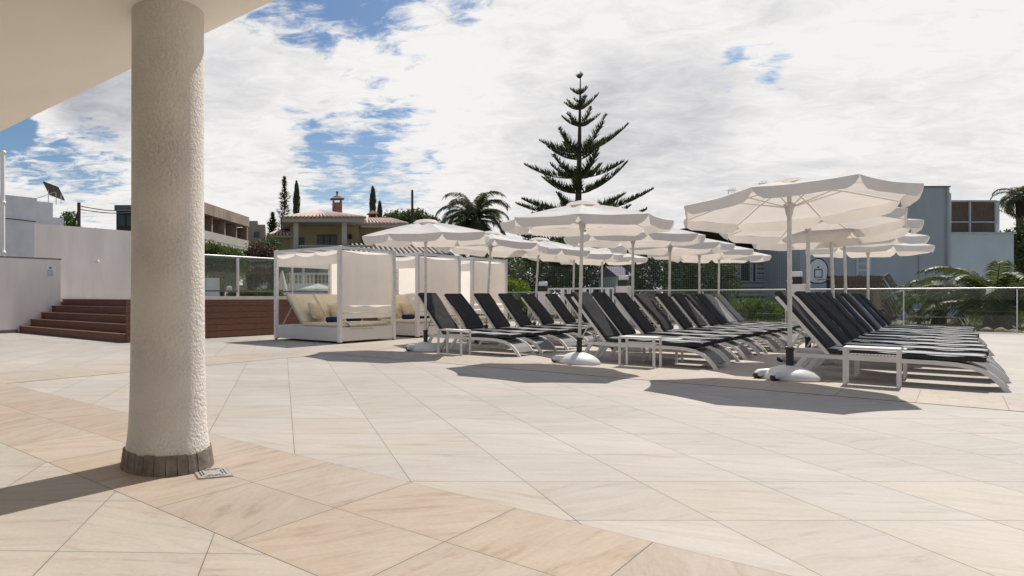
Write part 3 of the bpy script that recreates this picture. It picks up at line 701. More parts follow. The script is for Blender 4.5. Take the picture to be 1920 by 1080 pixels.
rows = (  # first foot, distances along the row
 ('left', G(973, 669.5), (0, .95, 2.1, 3.3, 4.5, 5.7, 6.9, 8.1), ()),
 ('middle', G(1345, 693.5), (0, 1.0, 2.08, 3.2, 4.4, 5.5, 6.5, 7.45, 8.4, 9.6), (8, 9)),
 ('right', G(1905, 737), (0, 1.15, 2.2, 3.25, 4.3, 5.4, 6.5, 7.6, 8.8, 9.95), ()),
)
ROWS = {}
for rn, foot, ds, grey in rows:
    foot = foot.copy(); ROWS[rn] = foot
    for k, d in enumerate(ds):
        src, key = (loungerlit, 'g') if k in grey else (loungers2, 's') if (rn, k) in (('left', 1), ('middle', 3), ('middle', 6), ('right', 2), ('left', 4)) else ((loungerb, 'b') if rn == 'right' and k in (5, 7, 8) else (lounger, 'n'))
        pos = foot+U*d+V*random.uniform(-.03, .03); rot = (0, 0, UA+R(random.uniform(-1.3, 1.3)))
        if key not in usedL:
            o = src; o.location = pos; o.rotation_euler = rot; usedL[key] = 1
        else: o = dup(src, pos, rot)
        what = {'g': 'sunlit-toned charcoal', 'b': 'blue grey', 'n': 'charcoal', 's': 'charcoal'}[key]
        where = 'nearest' if k == 0 else ('farthest' if k == len(ds)-1 else ORD[k]+' from the front')
        tag(o, 'white framed sun lounger with %s cushion, %s in the %s row' % (what, where, rn), 'sun lounger', 'sun loungers in the %s row' % rn)
    tl = [-.47]+([ds[1]-.36] if rn != 'left' else [])
    for k, d in enumerate(tl):
        pos = foot+U*d+V*{'right': .9, 'middle': .68, 'left': .85}[rn]
        if tfirst: o = table; o.location = pos; tfirst = False
        else: o = dup(table, pos)
        lab = ('white slatted side table standing in front of the nearest lounger of the %s row' % rn) if k == 0 else \
              ('white side table between the %s and %s loungers of the %s row' % (('first', 'second', rn) if k == 1 else ('third', 'fourth', rn)))
        o['label'] = lab
        if k: o.scale = (1, 1, .84)

# ------------------------------------------------------------------ parasols
def make_parasol(seed, tx=0.0, ty=0.0, cr=0.0):
    rnd = random.Random(seed)
    t = thing('parasol', '', 'parasol', (0, 0, 0), 0, 'white parasols over the sun loungers'); RR, ZR, ZA = 1.24, 2.235, 2.52; n = 8
    q = MB(); q.lathe([(.0, .0), (.30, .0), (.31, .025), (.295, .06), (.25, .105), (.18, .145), (.11, .17), (.06, .18), (.045, .18)], 40, cap=False)
    b = q.build('base', M['basep'], t)
    for s_ in (-1, 1):
        q = MB(); q.lathe([(.0, -.035), (.045, -.035), (.05, -.02), (.05, .02), (.045, .035), (0, .035)], 18)
        q.v = [(v[0]*.85-.335, v[2]*.9+s_*.13, v[1]*.85+.043) for v in q.v]; q.build('wheel', M['black'], b)
        q = MB(); q.tube([(-.10, s_*.13, .075), (-.31, s_*.13, .072), (-.355, s_*.13, .05)], [.055, .052, .035], 12); q.build('wheel_arch', M['basep'], b)
    q = MB(); q.tube([(0, 0, .17), (0, 0, .41)], .04, 16); q.tube([(0, 0, .375), (0, 0, .41)], .047, 16); q.build('sleeve', M['black'], t)
    q = MB(); q.tube([(0, 0, .40), (0, 0, 2.50)], .025, 14); p = q.build('pole', M['alu'], t)
    q = MB(); q.tube([(0, 0, 1.24), (0, 0, 1.27)], .031, 14); q.build('joint_ring', M['alu'], p)
    q = MB(); q.lathe([(.026, 2.08), (.034, 2.10), (.05, 2.2), (.062, 2.215), (.062, 2.235), (.03, 2.26), (.026, 2.26)], 18, cap=False); q.build('hub', M['alu'], t)
    jit = [rnd.uniform(-.02, .025) for _ in range(n)]
    TM = Matrix.Translation((0, 0, 2.27)) @ Euler((R(tx), R(ty), 0)).to_matrix().to_4x4() @ Matrix.Translation((0, 0, -2.27))
    def tl(q): q.v = [tuple(TM @ Vector(v)) for v in q.v]; return q
    def corner(k, r=1.0): 
        a = 2*math.pi*(k % n)/n+R(11+cr); return Vector((RR*r*math.cos(a), RR*r*math.sin(a), ZR+jit[k % n]*r))
    nv, nu = 10, 12
    def zc(r): return (ZA-ZR)*(1-r**1.25)
    q = MB()
    for k in range(n):
        def fn(u, v, k=k):
            r = .045+.955*v; a = corner(k); c = corner(k+1); p = a.lerp(c, u)*r; edge = math.sin(math.pi*u)
            zz = a.z*(1-u)+c.z*u
            dp = -.035*edge*math.sin(math.pi*min(1, r*1.05))-.012*edge*r+.004*math.sin(u*11+k*2.3+r*5)*edge+.003*math.sin(r*19+k)*edge
            pull = 1-.035*edge*r
            return (p.x*pull, p.y*pull, zz*r+ZR*(1-r)+zc(r)+dp)
        q.sheet(fn, nu, nv)
    tl(q).build('canopy', M['canopy'], t)
    q = MB()
    for k in range(n):
        a = corner(k); c = corner(k+1); ph = rnd.uniform(0, 6); am = rnd.uniform(.012, .034)
        def fv(u, v, a=a, c=c, ph=ph, am=am):
            p = a.lerp(c, u); edge = math.sin(math.pi*u); pull = 1-.035*edge; out = p.normalized(); out.z = 0
            w = am*math.sin(u*9+ph)*v+.008*math.sin(u*23+ph*2)*v
            drop = .14*v*(.22+.78*min(1, edge*2.9)**.6)*(1+.06*math.sin(u*7+ph))
            o_ = out*(w+.01*v)
            return (p.x*pull+o_.x, p.y*pull+o_.y, p.z-.012*edge-drop)
        q.sheet(fv, 26, 5)
    tl(q).build('valance', M['canopy'], t)
    q = MB(); 
    vk = 16
    prof = []
    vs = []
    for (r_, z_) in ((.0, ZA+.045), (.10, ZA+.035), (.19, ZA+.015), (.245, ZA-.02)):
        for j in range(vk):
            a = 2*math.pi*j/vk; vs.append((r_*math.cos(a), r_*math.sin(a), z_+.006*(j % 2)))
    fs = [(i*vk+j, i*vk+(j+1) % vk, (i+1)*vk+(j+1) % vk, (i+1)*vk+j) for i in range(3) for j in range(vk)]
    q.add(vs, fs, True); tl(q).build('vent_cap', M['canopy'], t)
    for k in range(n):
        c = corner(k, .985); q = MB(); top = Vector((0, 0, ZA-.05)); m1 = corner(k, .5); m1.z = ZR*.5+jit[k]*.25+ZR*.5+zc(.5)-.02; c.z -= .01
        q.tube([top, m1, c], .008, 6); rb = tl(q).build('rib', M['white'], t)
        q = MB(); q.tube([Vector((0, 0, 2.2))+Vector((c.x, c.y, 0)).normalized()*.05, m1], .007, 6); tl(q).build('strut', M['white'], rb)
    return t
pars = [make_parasol(3, 1, 0), make_parasol(11), make_parasol(29, 0, 1), make_parasol(5, -6.2, 1.0, 19)]; usedp = set()
UM = (
 ('left', G(798, 658.0), 0, 0, -10), ('left', Vector((4.62, 14.85, 0)), 4, 0, 20), ('left', Vector((6.4, 16.6, 0)), 3.0, 1, -8), ('left', Vector((8.15, 18.3, 0)), 1.5, 0, 14), ('left', Vector((9.9, 20.2, 0)), .5, 0, 3),
 ('middle', Vector((4.68, 10.28, 0)), 1.3, 0, -38), ('middle', Vector((6.85, 12.75, 0)), .5, 0, 17), ('middle', Vector((8.9, 15.0, 0)), .8, 0, 5), ('middle', Vector((10.95, 17.1, 0)), 0, 0, 22), ('middle', Vector((12.65, 18.9, 0)), .8, 0, 9),
 ('right', Vector((6.47, 8.3, 0)), -.2, 0, 6), ('right', Vector((8.4, 10.4, 0)), 0, 0, -6), ('right', Vector((10.1, 11.9, 0)), -2.0, 0, 4), ('right', Vector((11.7, 13.5, 0)), -2.6, 0, 30), ('right', Vector((14.35, 15.95, 0)), 0, 0, 12))
cnt = {}
for i, (rn, pos, lx, ly, rz) in enumerate(UM):
    k = cnt.get(rn, 0); cnt[rn] = k+1; v_ = 3 if i in (10, 11, 12) else i % 3
    rot = Euler((R(ly), R(lx), R(rz)), 'XYZ')
    if v_ not in usedp: o = pars[v_]; usedp.add(v_); o.location = pos; o.rotation_euler = rot
    else: o = dup(pars[v_], pos, rot)
    lean = ' leaning' if abs(lx) >= 2 else ''
    o['label'] = 'white octagonal%s parasol over the %s lounger row, %s' % (lean, rn, ('nearest to the camera', 'second from the camera', 'third from the camera', 'fourth from the camera', 'farthest from the camera')[k])

# ------------------------------------------------------------------ foliage builders
def rnd_dir(rn):
    while True:
        v = Vector((rn.uniform(-1, 1), rn.uniform(-1, 1), rn.uniform(-1, 1)))
        if .05 < v.length <= 1: return v
def leaves(q, lobes, n, size, rn, fill=.55, up=.0):
    tot = sum(l[1].x*l[1].y*l[1].z for l in lobes)
    for c, r in lobes:
        m_ = int(n*r.x*r.y*r.z/tot)
        ncl = max(6, m_//14)
        for _ in range(ncl):
            d = rnd_dir(rn); d = d.normalized()*(fill+(1-fill)*d.length**.5)*rn.uniform(.75, 1.12); cc = c+Vector((d.x*r.x, d.y*r.y, d.z*r.z)); cr = size*3.2
            for __ in range(14):
                p = cc+rnd_dir(rn)*cr; a = rnd_dir(rn).normalized(); a.z += up; b = a.cross(rnd_dir(rn)); 
                if b.length < .05: continue
                b = b.normalized(); s = size*rn.uniform(.6, 1.4); a = a.normalized()
                q.add([p-a*s, p+b*s*.42, p+a*s, p-b*s*.42], [(0, 1, 2, 3)])
def bushy(name, label, cat, base, lobes, n, size, lm, trunk=True, seed=1, group=None, fill=.55, tr=.12):
    rn = random.Random(seed); t = thing(name, label, cat, base, 0, group); lob = [(Vector(c), Vector(r)) for c, r in lobes]
    q = MB(); leaves(q, lob, n, size, rn, fill); q.build('crown' if trunk else 'foliage', lm, t)
    q = MB(); h = max(l[0].z for l in lob); q.tube([(0, 0, -.1), (.05, 0, h*.4), (0, .05, h*.8)], [tr, tr*.8, tr*.4], 8)
    for c, r in lob[:7]: q.tube([(0, 0, min(c.z*.5, h*.5)), c*.6+Vector((0, 0, c.z*.25)), c], [tr*.5, tr*.35, tr*.12], 6)
    q.build('trunk' if trunk else 'stems', M['bark'], t)
    return t
def at0(px, Y): return Vector(((px-CX)*Y/F, Y, -.16))

# Norfolk pine
def norfolk():
    Y = 45.0; sc = Y/F; base = at0(1087, Y); t = thing('norfolk_pine', 'tall Norfolk pine with open tiers of upswept branches against the clouds', 'tree', base)
    zz = lambda y: CAMH+(CY-y)*sc+.16
    q = MB(); q.tube([(-.25, 0, 0), (-.15, 0, zz(430)), (-.05, 0, zz(330)), (0, 0, zz(230)), (.05, 0, zz(134))], [.30, .24, .17, .10, .02], 10); q.build('trunk', M['bark'], t)
    rn = random.Random(5)
    tiers = [(146, 7, 5, .8), (176, 19, 6, .62), (192, 12, 4, .6), (205, 36, 6, .62), (236, 42, 6, .55), (286, 88, 6, .45), (299, 66, 3, .42), (333, 98, 6, .40), (362, 86, 6, .5), (398, 124, 7, .24), (428, 126, 8, .2), (455, 125, 8, .12)]
    q = MB(); lq = MB()
    for (y, hw, nb, lift) in tiers:
        z0 = zz(y); L0 = hw*sc; off = rn.uniform(0, 6)
        for k in range(nb):
            a = off+2*math.pi*k/nb+rn.uniform(-.22, .22); Lb = L0*rn.uniform(.72, 1.0); d = Vector((math.cos(a), math.sin(a), 0)); pts = []
            lf = lift*rn.uniform(.8, 1.25)
            for s in range(9):
                f = s/8; pts.append(Vector((0, 0, z0))+d*(Lb*f)+Vector((0, 0, Lb*lf*(.35*f+.65*f*f)-.05*Lb*math.sin(f*3.14))))
            q.tube(pts, [max(.008, .05*(1-f/9)) for f in range(9)], 5)
            side = Vector((-d.y, d.x, 0)); nt = int(max(8, Lb/.036))
            for j in range(nt):
                f = .12+.88*j/nt; i0 = min(7, int(f*8)); p = pts[i0].lerp(pts[i0+1], f*8-i0)
                if rn.random() < .12: continue
                for sg in (-1, 1):
                    tl = (.16+.60*math.sin(min(1, (1-f)*1.5+.12)*1.57))*min(1, .35+Lb/3.4)*rn.uniform(.55, 1.05)
                    dr = (side*sg*rn.uniform(.05, .8)+d*rn.uniform(.15, .5)+Vector((0, 0, rn.uniform(.6, 1.1)))).normalized()
                    e = p+dr*tl; w = .028*min(1, .5+Lb/4); n1 = dr.cross(d+Vector((0, 0, .3))).normalized()*w; n2 = dr.cross(n1).normalized()*w
                    m1 = p+dr*tl*.5
                    lq.add([p-n1*.4, m1-n1, e, m1+n1, p+n1*.4], [(0, 1, 2, 3, 4)]); lq.add([p-n2*.4, m1-n2, e, m1+n2, p+n2*.4], [(0, 1, 2, 3, 4)])
    q.build('branches', M['bark'], t); lq.build('foliage', M['pine'], t)
norfolk()
def conifer(name, label, px, ytop, ybot, hw, Y, seed, lean=0, lm='pine'):
    sc = Y/F; base = at0(px, Y); zt = CAMH+(CY-ytop)*sc+.16; zb = CAMH+(CY-ybot)*sc+.16; rn = random.Random(seed); t = thing(name, label, 'tree', base)
    q = MB(); q.tube([(0, 0, 0), (0, 0, zt*.97)], [.16, .03], 8); q.build('trunk', M['bark'], t); q = MB()
    H = zt-zb; W_ = hw*sc
    for k in range(int(1500)):
        f = rn.random()**.8; z = zt-H*f; rad = W_*(f**.85)*rn.uniform(.25, 1.1)*(.75+.25*math.sin(z*4.2)); a = rn.uniform(0, 6.28)
        p = Vector((math.cos(a)*rad+lean*(1-f), math.sin(a)*rad, z-rad*.05)); d = Vector((math.cos(a), math.sin(a), rn.uniform(-.1, .7))).normalized(); s = rn.uniform(.12, .3); b = d.cross(Vector((0, 0, 1))).normalized()*s*.3
        q.add([p-d*s*.6, p+b, p+d*s, p-b], [(0, 1, 2, 3)])
    q.build('crown', M[lm], t)
def cypress(label, px, ytop, ybot, hw, Y, seed):
    sc = Y/F; base = at0(px, Y); zt = CAMH+(CY-ytop)*sc+.16; zb = CAMH+(CY-ybot)*sc+.16; rn = random.Random(seed); t = thing('cypress_tree', label, 'tree', base, 0)
    q = MB(); q.tube([(0, 0, 0), (0, 0, zt*.95)], [.12, .02], 6); q.build('trunk', M['bark'], t); q = MB(); H = zt-zb; W_ = hw*sc
    for k in range(1300):
        f = rn.random(); z = zt-H*f; rad = W_*min(1, (f*3.2)**.6)*(1-.25*f)*rn.uniform(.6, 1.05); a = rn.uniform(0, 6.28)
        p = Vector((math.cos(a)*rad, math.sin(a)*rad, z)); d = Vector((math.cos(a)*.3, math.sin(a)*.3, 1)).normalized(); s = rn.uniform(.12, .24); b = Vector((-math.sin(a), math.cos(a), 0))*s*.35
        q.add([p-d*s, p+b, p+d*s, p-b], [(0, 1, 2, 3)])
    q.build('crown', M['pine'], t)
conifer('fir_tree', 'tall jagged fir tree behind the villa left of two cypresses', 533, 330, 440, 26, 62, 3)
conifer('fir_tree', 'short dark fir tree below the tall jagged fir at the left of the villa', 511, 398, 450, 20, 58, 4)
cypress('slim cypress tree right beside the jagged fir', 556, 341, 440, 7.5, 64, 5)
cypress('slim cypress tree between the two villa chimneys', 699, 351, 430, 7, 64, 6)
cypress('low cypress tree just left of the small brick chimney', 712, 379, 430, 5, 63, 7)

def palm(name, label, px, yc, Y, fl, nf, trunk_r, seed, lm='palm', droop=1.0, leaf=.34, spread=(-.2, 1.35), basez=None, nl=46, lw=.022):
    sc = Y/F; base = at0(px, Y) if basez is None else Vector(((px-CX)*Y/F, Y, basez)); zc = CAMH+(CY-yc)*sc-base.z; rn = random.Random(seed); t = thing(name, label, 'palm tree', base)
    q = MB(); q.tube([(0, 0, 0), (.03, 0, zc*.5), (0, 0, zc)], [trunk_r*1.2, trunk_r, trunk_r*1.25], 12); q.build('trunk', M['bark'], t)
    for k in range(nf):
        a = k*2.399+rn.uniform(-.2, .2); el = spread[0]+(spread[1]-spread[0])*((k+.5)/nf); L_ = fl*rn.uniform(.85, 1.1); pts = []
        d = Vector((math.cos(a), math.sin(a), 0)); p = Vector((0, 0, zc)); ang = el; st = L_/14
        for s in range(15):
            pts.append(p.copy()); p = p+(d*math.cos(ang)+Vector((0, 0, math.sin(ang))))*st; ang -= droop*(.05+.012*s)*rn.uniform(.8, 1.2)
        q = MB(); q.tube(pts, [max(.006, .022*(1-s/15)) for s in range(15)], 5)
        side = Vector((-d.y, d.x, 0))
        for j in range(nl):
            f = .10+.89*j/nl; i0 = min(13, int(f*14)); pp = pts[i0].lerp(pts[i0+1], f*14-i0); tan = (pts[i0+1]-pts[i0]).normalized()
            ll = leaf*fl*(.45+.55*math.sin(min(1, f*1.15)*2.6))*rn.uniform(.85, 1.1)
            for sg in (-1, 1):
                dr = (side*sg*.8+tan*.65+Vector((0, 0, -.12+rn.uniform(-.2, .12)))).normalized(); e = pp+dr*ll+Vector((0, 0, -.35*ll)); w = tan*lw*fl*.5
                mid = pp+dr*ll*.5; q.add([pp-w*.6, mid-w, e, mid+w, pp+w*.6], [(0, 1, 2, 3, 4)])
        q.build('frond', M[lm], t)
    return t
palm('date_palm', 'large date palm with arching fronds beside the villa', 889, 412, 42, 2.95, 40, .28, 4, 'palmdark', 1.35, .2, (-.7, 1.5), nl=60, lw=.02)
palm('date_palm', 'distant tall palm at the right edge above the blue building', 1912, 368, 46, 1.9, 30, .17, 6, 'palmdark', 1.6, .2, (-.8, 1.3))
palm('date_palm', 'big low palm with long arching fronds behind the glass railing at the right', 1868, 575, 24.5, 3.0, 34, .33, 8, 'palm', .95, .17, (.02, 1.25), nl=54)
palm('date_palm', 'low palm with fronds hiding the foot of the blue wall left of the big palm', 1760, 570, 28.5, 2.2, 18, .22, 9, 'palm', 1.3, .18, (.35, 1.3))

# trees and shrubs behind the terrace
def lob(*a): return [((x, y, z), (rx, ry, rz)) for x, y, z, rx, ry, rz in a]
bushy('tree', 'dark leafy tree right of the date palm under the Norfolk pine', 'tree', at0(985, 38), lob((0, 0, 2.4, 2, 1.6, 1.9), (1.6, .5, 3.0, 1.7, 1.5, 1.5), (-1.4, 0, 1.5, 1.5, 1.3, 1.5)), 15000, .085, M['leafdark'], seed=11)
bushy('tree', 'dark leafy tree behind the net between the first and second lamp pillars', 'tree', at0(1100, 40), lob((0, 0, 2.6, 2.2, 1.6, 2.0), (1.9, .3, 2.2, 1.8, 1.5, 1.8), (-1.6, 0, 3.2, 1.7, 1.5, 1.5)), 15000, .09, M['leafdark'], seed=12)
bushy('tree', 'broad dark tree behind the net left of the grey boarded house', 'tree', at0(1245, 39), lob((0, 0, 2.3, 2.1, 1.6, 2.2), (2.2, .2, 2.4, 1.9, 1.5, 2.1), (-1.9, 0, 2.3, 1.6, 1.5, 1.9), (3.6, .6, 2.0, 1.2, 1.2, 1.6)), 22000, .085, M['leafdark'], seed=13)
bushy('shrub', 'bright yellow green shrub right of the last cabana', 'shrub', at0(961, 31.5), lob((0, 0, .95, .55, .5, .9), (.3, .1, 1.5, .45, .4, .5), (-.25, 0, 1.7, .4, .4, .45)), 5000, .06, M['leafbright'], False, 14)
bushy('tree', 'olive green tree behind the last cabana', 'tree', at0(930, 36), lob((0, 0, 2.5, 1.5, 1.2, 1.6), (-1.2, 0, 1.8, 1.2, 1.2, 1.5)), 9000, .085, M['leafmid'], seed=15)
bushy('tree', 'rounded pine crown behind the right end of the villa roof', 'tree', at0(775, 66), lob((0, 0, 8.3, 2.2, 2, 1.5), (-1.9, 0, 8.5, 1.5, 1.5, 1.3), (1.5, 0, 8.0, 1.3, 1.5, 1.2)), 9000, .16, M['leafdark'], seed=16)
bushy('shrub', 'long bright green hedge beyond the railing behind the net', 'hedge', at0(1428, 33), lob((-.8, 0, .2, .9, .5, .85), (.1, 0, .25, .8, .5, .85), (1.0, 0, .15, .8, .5, .8)), 9000, .06, M['leafbright'], False, 17)
bushy('shrub', 'bright green hedge at the right edge beyond the glass railing', 'hedge', at0(1900, 31), lob((-.9, 0, .4, .9, .8, .6), (.3, 0, .5, 1.0, .8, .6), (1.5, 0, .4, 1.0, .8, .6)), 9000, .06, M['leafbright'], False, 18)
bushy('tree', 'dark green tree under the distant tall palm at the right edge', 'tree', at0(1915, 44), lob((0, 0, 4.5, 1.2, 1.2, 1.4), (1, 0, 4.9, 1.6, 1.2, 1.5), (0, 0, 3, 1.4, 1.2, 1.5)), 9000, .1, M['leafdark'], seed=19)
DZ = Vector((0, 0, DH+.16))
bushy('tree', 'green leafy tree behind the glass right next to the column', 'tree', at0(415, 23)+DZ, lob((0, 0, 1.25, .62, .5, .62), (-.55, .1, 1.45, .5, .5, .55), (.5, .1, 1.2, .42, .4, .55), (.2, 0, .6, .4, .3, .45)), 15000, .045, M['leafmid'], seed=21, tr=.05)
bushy('tree', 'reddish brown leaved tree behind the glass left of the nearest cabana', 'tree', at0(478, 25)+DZ, lob((0, 0, 1.65, .5, .4, .45), (.5, 0, 1.5, .5, .4, .5), (-.4, 0, 1.4, .35, .3, .4), (.1, 0, 1.0, .4, .4, .4)), 8000, .045, M['leafred'], seed=22, tr=.04)
bushy('tree', 'dark tree at the left end of the villa behind the railing', 'tree', at0(505, 28)+DZ, lob((0, 0, 1.95, .6, .5, .6), (-.6, 0, 1.3, .5, .5, .8), (.3, 0, .9, .5, .5, .7)), 10000, .05, M['leafdark'], seed=23, tr=.05)
bushy('hedge', 'low clipped hedge behind the glass at the wooden deck', 'hedge', at0(480, 21)+DZ, lob((-.5, 0, .10, .45, .25, .18), (.1, 0, .12, .45, .25, .17), (.6, 0, .1, .4, .25, .16)), 6000, .035, M['leafmid'], False, 24)
bushy('tree', 'small bush on the skyline left of the power pole', 'tree', at0(128, 42), lob((0, 0, 5.6, .45, .6, 1.1), (.4, 0, 5.2, .4, .5, .7)), 3000, .09, M['leafmid'], seed=25)
bushy('tree', 'low tree top right of the power pole above the tall white wall', 'tree', at0(170, 46), lob((0, 0, 5.5, .7, .6, .35), (-.6, 0, 5.4, .4, .5, .3)), 1500, .09, M['leafdark'], seed=26)

# ------------------------------------------------------------------ power pole and cables
t = thing('power_pole', 'wooden power pole with cables above the tall white wall', 'pole', at0(148, 40))
zt = CAMH+(557-380)*40/F+.16
q = MB(); q.tube([(0, 0, 0), (0, 0, zt)], .11, 8); q.build('pole', M['bark'], t)
q = MB()
for (y0, y1) in ((386, 388), (392, 392)):
    z0 = CAMH+(557-y0)*40/F+.16; z1 = CAMH+(557-y1)*40/F+.2
    pts = [Vector((0, 0, z0)).lerp(Vector((2.5, 6, z1+.6)), f/8)+Vector((0, 0, -.18*math.sin(math.pi*f/8))) for f in range(9)]; q.tube(pts, .03, 5)
q.tube([(0, 0, zt-.3), (-.25, 0, zt-1.2), (-.5, 0, zt-1.8)], .05, 5); q.build('cables', M['cable'], t)
t = thing('bare_pole', 'thin dark bare pole right of the villa chimney', 'pole', at0(773, 58)); q = MB(); q.tube([(0, 0, 0), (0, 0, 1.05+204*58/F)], [.14, .10], 8); q.build('pole', M['bark'], t)

# ------------------------------------------------------------------ apartment building (left) and small block
def aligned(p0, p1, name, label, cat):      # a building whose front runs p0 -> p1
    d = p1-p0; t = thing(name, label, cat, (p0.x, p0.y, -.16), math.atan2(d.y, d.x)); return t, Vector((d.x, d.y, 0)).length
p0 = P(300, 557, 48.6); p1 = P(457, 557, 65.5)
t, L_ = aligned(p0, p1, 'apartment_building', 'tan apartment building with long balconies behind the column', 'building')
H_ = 1.05+.16+149*65.5/F
q = MB(); q.box(0, L_, .9, 2.4, 0, H_-.9); q.build('wall', M['apart'], t)
q = MB(); q.box(0, L_, -.6, 2.4, H_-.95, H_); q.build('roof_parapet', M['apart'], t)
for k in range(3):
    z = H_-3.1-k*2.9
    q = MB(); q.box(-.02, L_, -.5, .88, z-.25, z); q.box(-.02, L_, -.52, -.4, z, z+.75); q.build('balcony', M['villawhite'], t)
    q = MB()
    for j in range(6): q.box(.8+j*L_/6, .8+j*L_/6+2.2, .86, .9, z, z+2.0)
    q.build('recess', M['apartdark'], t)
    for j in range(6):
        q = MB(); x = 1.2+j*L_/6; q.box(x, x+1.2, .82, .86, z+.02, z+1.7); q.build('window', M['window'], t)
    for j in range(7): q = MB(); q.box(j*L_/6.02, j*L_/6.02+.25, -.35, .9, z, z+2.1); q.build('pier', M['apart'], t)
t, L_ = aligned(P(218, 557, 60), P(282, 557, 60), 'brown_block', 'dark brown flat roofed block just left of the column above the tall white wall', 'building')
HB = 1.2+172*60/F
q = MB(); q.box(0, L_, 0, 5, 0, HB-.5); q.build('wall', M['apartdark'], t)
q = MB(); q.box(-.1, L_, -.3, 5, HB-.5, HB); q.build('roof_edge', M['coping'], t)
for k in range(2):
    for x in (.15, 1.0): q = MB(); q.box(x, x+.65, -.03, 0, HB-1.9-k*1.6, HB-.9-k*1.6); q.build('window', M['window'], t)
t, L_ = aligned(P(455, 557, 75), P(497, 557, 75), 'small_block', 'small flat roofed brown building right of the apartment building', 'building')
q = MB(); q.box(0, L_, 0, 5, 0, 1.2+136*75/F); q.box(.2, 1.7, .5, 3, 0, 1.2+144*75/F); q.build('wall', M['apart'], t)
q = MB(); q.box(1.3, 1.9, -.04, 0, 1.2+112*75/F, 1.2+122*75/F); q.build('window', M['window'], t)

# ------------------------------------------------------------------ villa
def tiled_hip(q, x0, x1, y0, y1, ze, h, n=10):
    mx = min(x1-x0, y1-y0)/2; r0 = (x0+mx, (y0+y1)/2, ze+h); r1 = (x1-mx, (y0+y1)/2, ze+h)
    A, B, C_, D = (x0, y0, ze), (x1, y0, ze), (x1, y1, ze), (x0, y1, ze)
    q.add([A, B, r1, r0], [(0, 1, 2, 3)]); q.add([C_, D, r0, r1], [(0, 1, 2, 3)]); q.add([B, C_, r1], [(0, 1, 2)]); q.add([D, A, r0], [(0, 1, 2)])
def barrels(q, p0, p1, top0, top1, n, r=.085):        # half-round tile courses from eave to ridge
    for k in range(n):
        f = (k+.5)/n; a = Vector(p0).lerp(Vector(p1), f); b = Vector(top0).lerp(Vector(top1), f); q.tube([a+Vector((0, 0, .02)), b+Vector((0, 0, .02))], r, 6)
YV = 45.0
vz = lambda y: CAMH+(CY-y)*YV/F+.16
vx = lambda px: (px-CX)*YV/F
t = thing('villa', 'ochre two storey villa with red barrel tiled roof and brick chimneys', 'house', (0, YV, -.16))
M['villaroof'] = mat('clay barrel tiles', (.62, .48, .40), .85, .3, 3, .2, 20)
M['redtile'] = mat('dark clay between tiles', (.14, .03, .02), .9, .3, 3)
q = MB(); q.box(vx(545), vx(680), 2.2, 8, 0, vz(417)); q.box(vx(672), vx(776), 3.0, 9, 0, vz(420)); q.box(vx(505), vx(550), 2.6, 8, 0, vz(440)); w = q.build('wall', M['villa'], t)
q = MB(); q.box(vx(528), vx(683), -.3, 8.5, vz(417), vz(409)); q.box(vx(683)+.01, vx(778), 2.2, 9.3, vz(420), vz(413)); q.box(vx(502), vx(555), 2.0, 8.2, vz(440), vz(435)); q.build('eave_fascia', M['villawhite'], t)
rf = MB(); x0, x1, y0, y1, ze, hh = vx(526), vx(685), -.5, 8.6, vz(408.5), 1.0; tiled_hip(rf, x0, x1, y0, y1, ze, hh)
tiled_hip(rf, vx(660), vx(779), 2.0, 9.4, vz(413), .8); tiled_hip(rf, vx(500), vx(558), 1.8, 8.2, vz(435), .55)
roof = rf.build('roof', M['redtile'], t)
q = MB(); mx = min(x1-x0, y1-y0)/2
barrels(q, (x0+.1, y0, ze), (x1-.1, y0, ze), (x0+mx, 4.0, ze+hh), (x1-mx+.01, 4.0, ze+hh), 20, .08)
barrels(q, (x1, y0+.2, ze), (x1, y1, ze), (x1-mx, 4.05, ze+hh), (x1-mx, 4.05, ze+hh), 24, .08)
barrels(q, (vx(685), 2.0, vz(413)), (vx(779), 2.0, vz(413)), (vx(700), 5.7, vz(413)+.8), (vx(760), 5.7, vz(413)+.8), 13, .08)
barrels(q, (vx(501), 1.8, vz(435)), (vx(558), 1.8, vz(435)), (vx(515), 5, vz(435)+.55), (vx(545), 5, vz(435)+.55), 8, .08)
q.build('tile_courses', M['villaroof'], roof)
for (px, yt, yb, w_, yy) in ((643.5, 364, 400, 20, 5.0), (723, 390, 408, 17, 6.5)):
    x = vx(px); k = w_*YV/F/2*1.1; q = MB(); q.box(x-k*.85, x+k*.85, yy-k, yy+k, vz(yb), vz(yt)*1.0+.1); ch = q.build('chimney', M['brick'], roof)
    q = MB(); zt_ = vz(yt)+.1; 
    for sx in (-1, 1):
        for sy in (-1, 1): q.box(x+sx*k*.7-.05, x+sx*k*.7+.05, yy+sy*k*.7-.05, yy+sy*k*.7+.05, zt_, zt_+.3)
    q.add([(x-k*1.3, yy-k*1.3, zt_+.3), (x+k*1.3, yy-k*1.3, zt_+.3), (x+k*1.3, yy+k*1.3, zt_+.3), (x-k*1.3, yy+k*1.3, zt_+.3), (x, yy, zt_+.62)], [(0, 1, 4), (1, 2, 4), (2, 3, 4), (3, 0, 4), (3, 2, 1, 0)])
    if w_ == 20: q.lathe([(0, zt_+.55), (.07, zt_+.62), (.05, zt_+.7), (.11, zt_+.8), (.07, zt_+.9), (0, zt_+.95)], 10, (x, yy, 0))
    q.build('chimney_cap', M['brick'], roof)
for px in (555, 646): 
    q = MB(); k = .17; q.box(vx(px)-k, vx(px)+k, 0.1, .1+2*k, vz(475), vz(417)); q.build('porch_pillar', M['villawhite'], t)
q = MB(); q.box(vx(558), vx(760), -.2, 2.2, vz(472), vz(466)); q.build('balcony_floor', M['villawhite'], t)
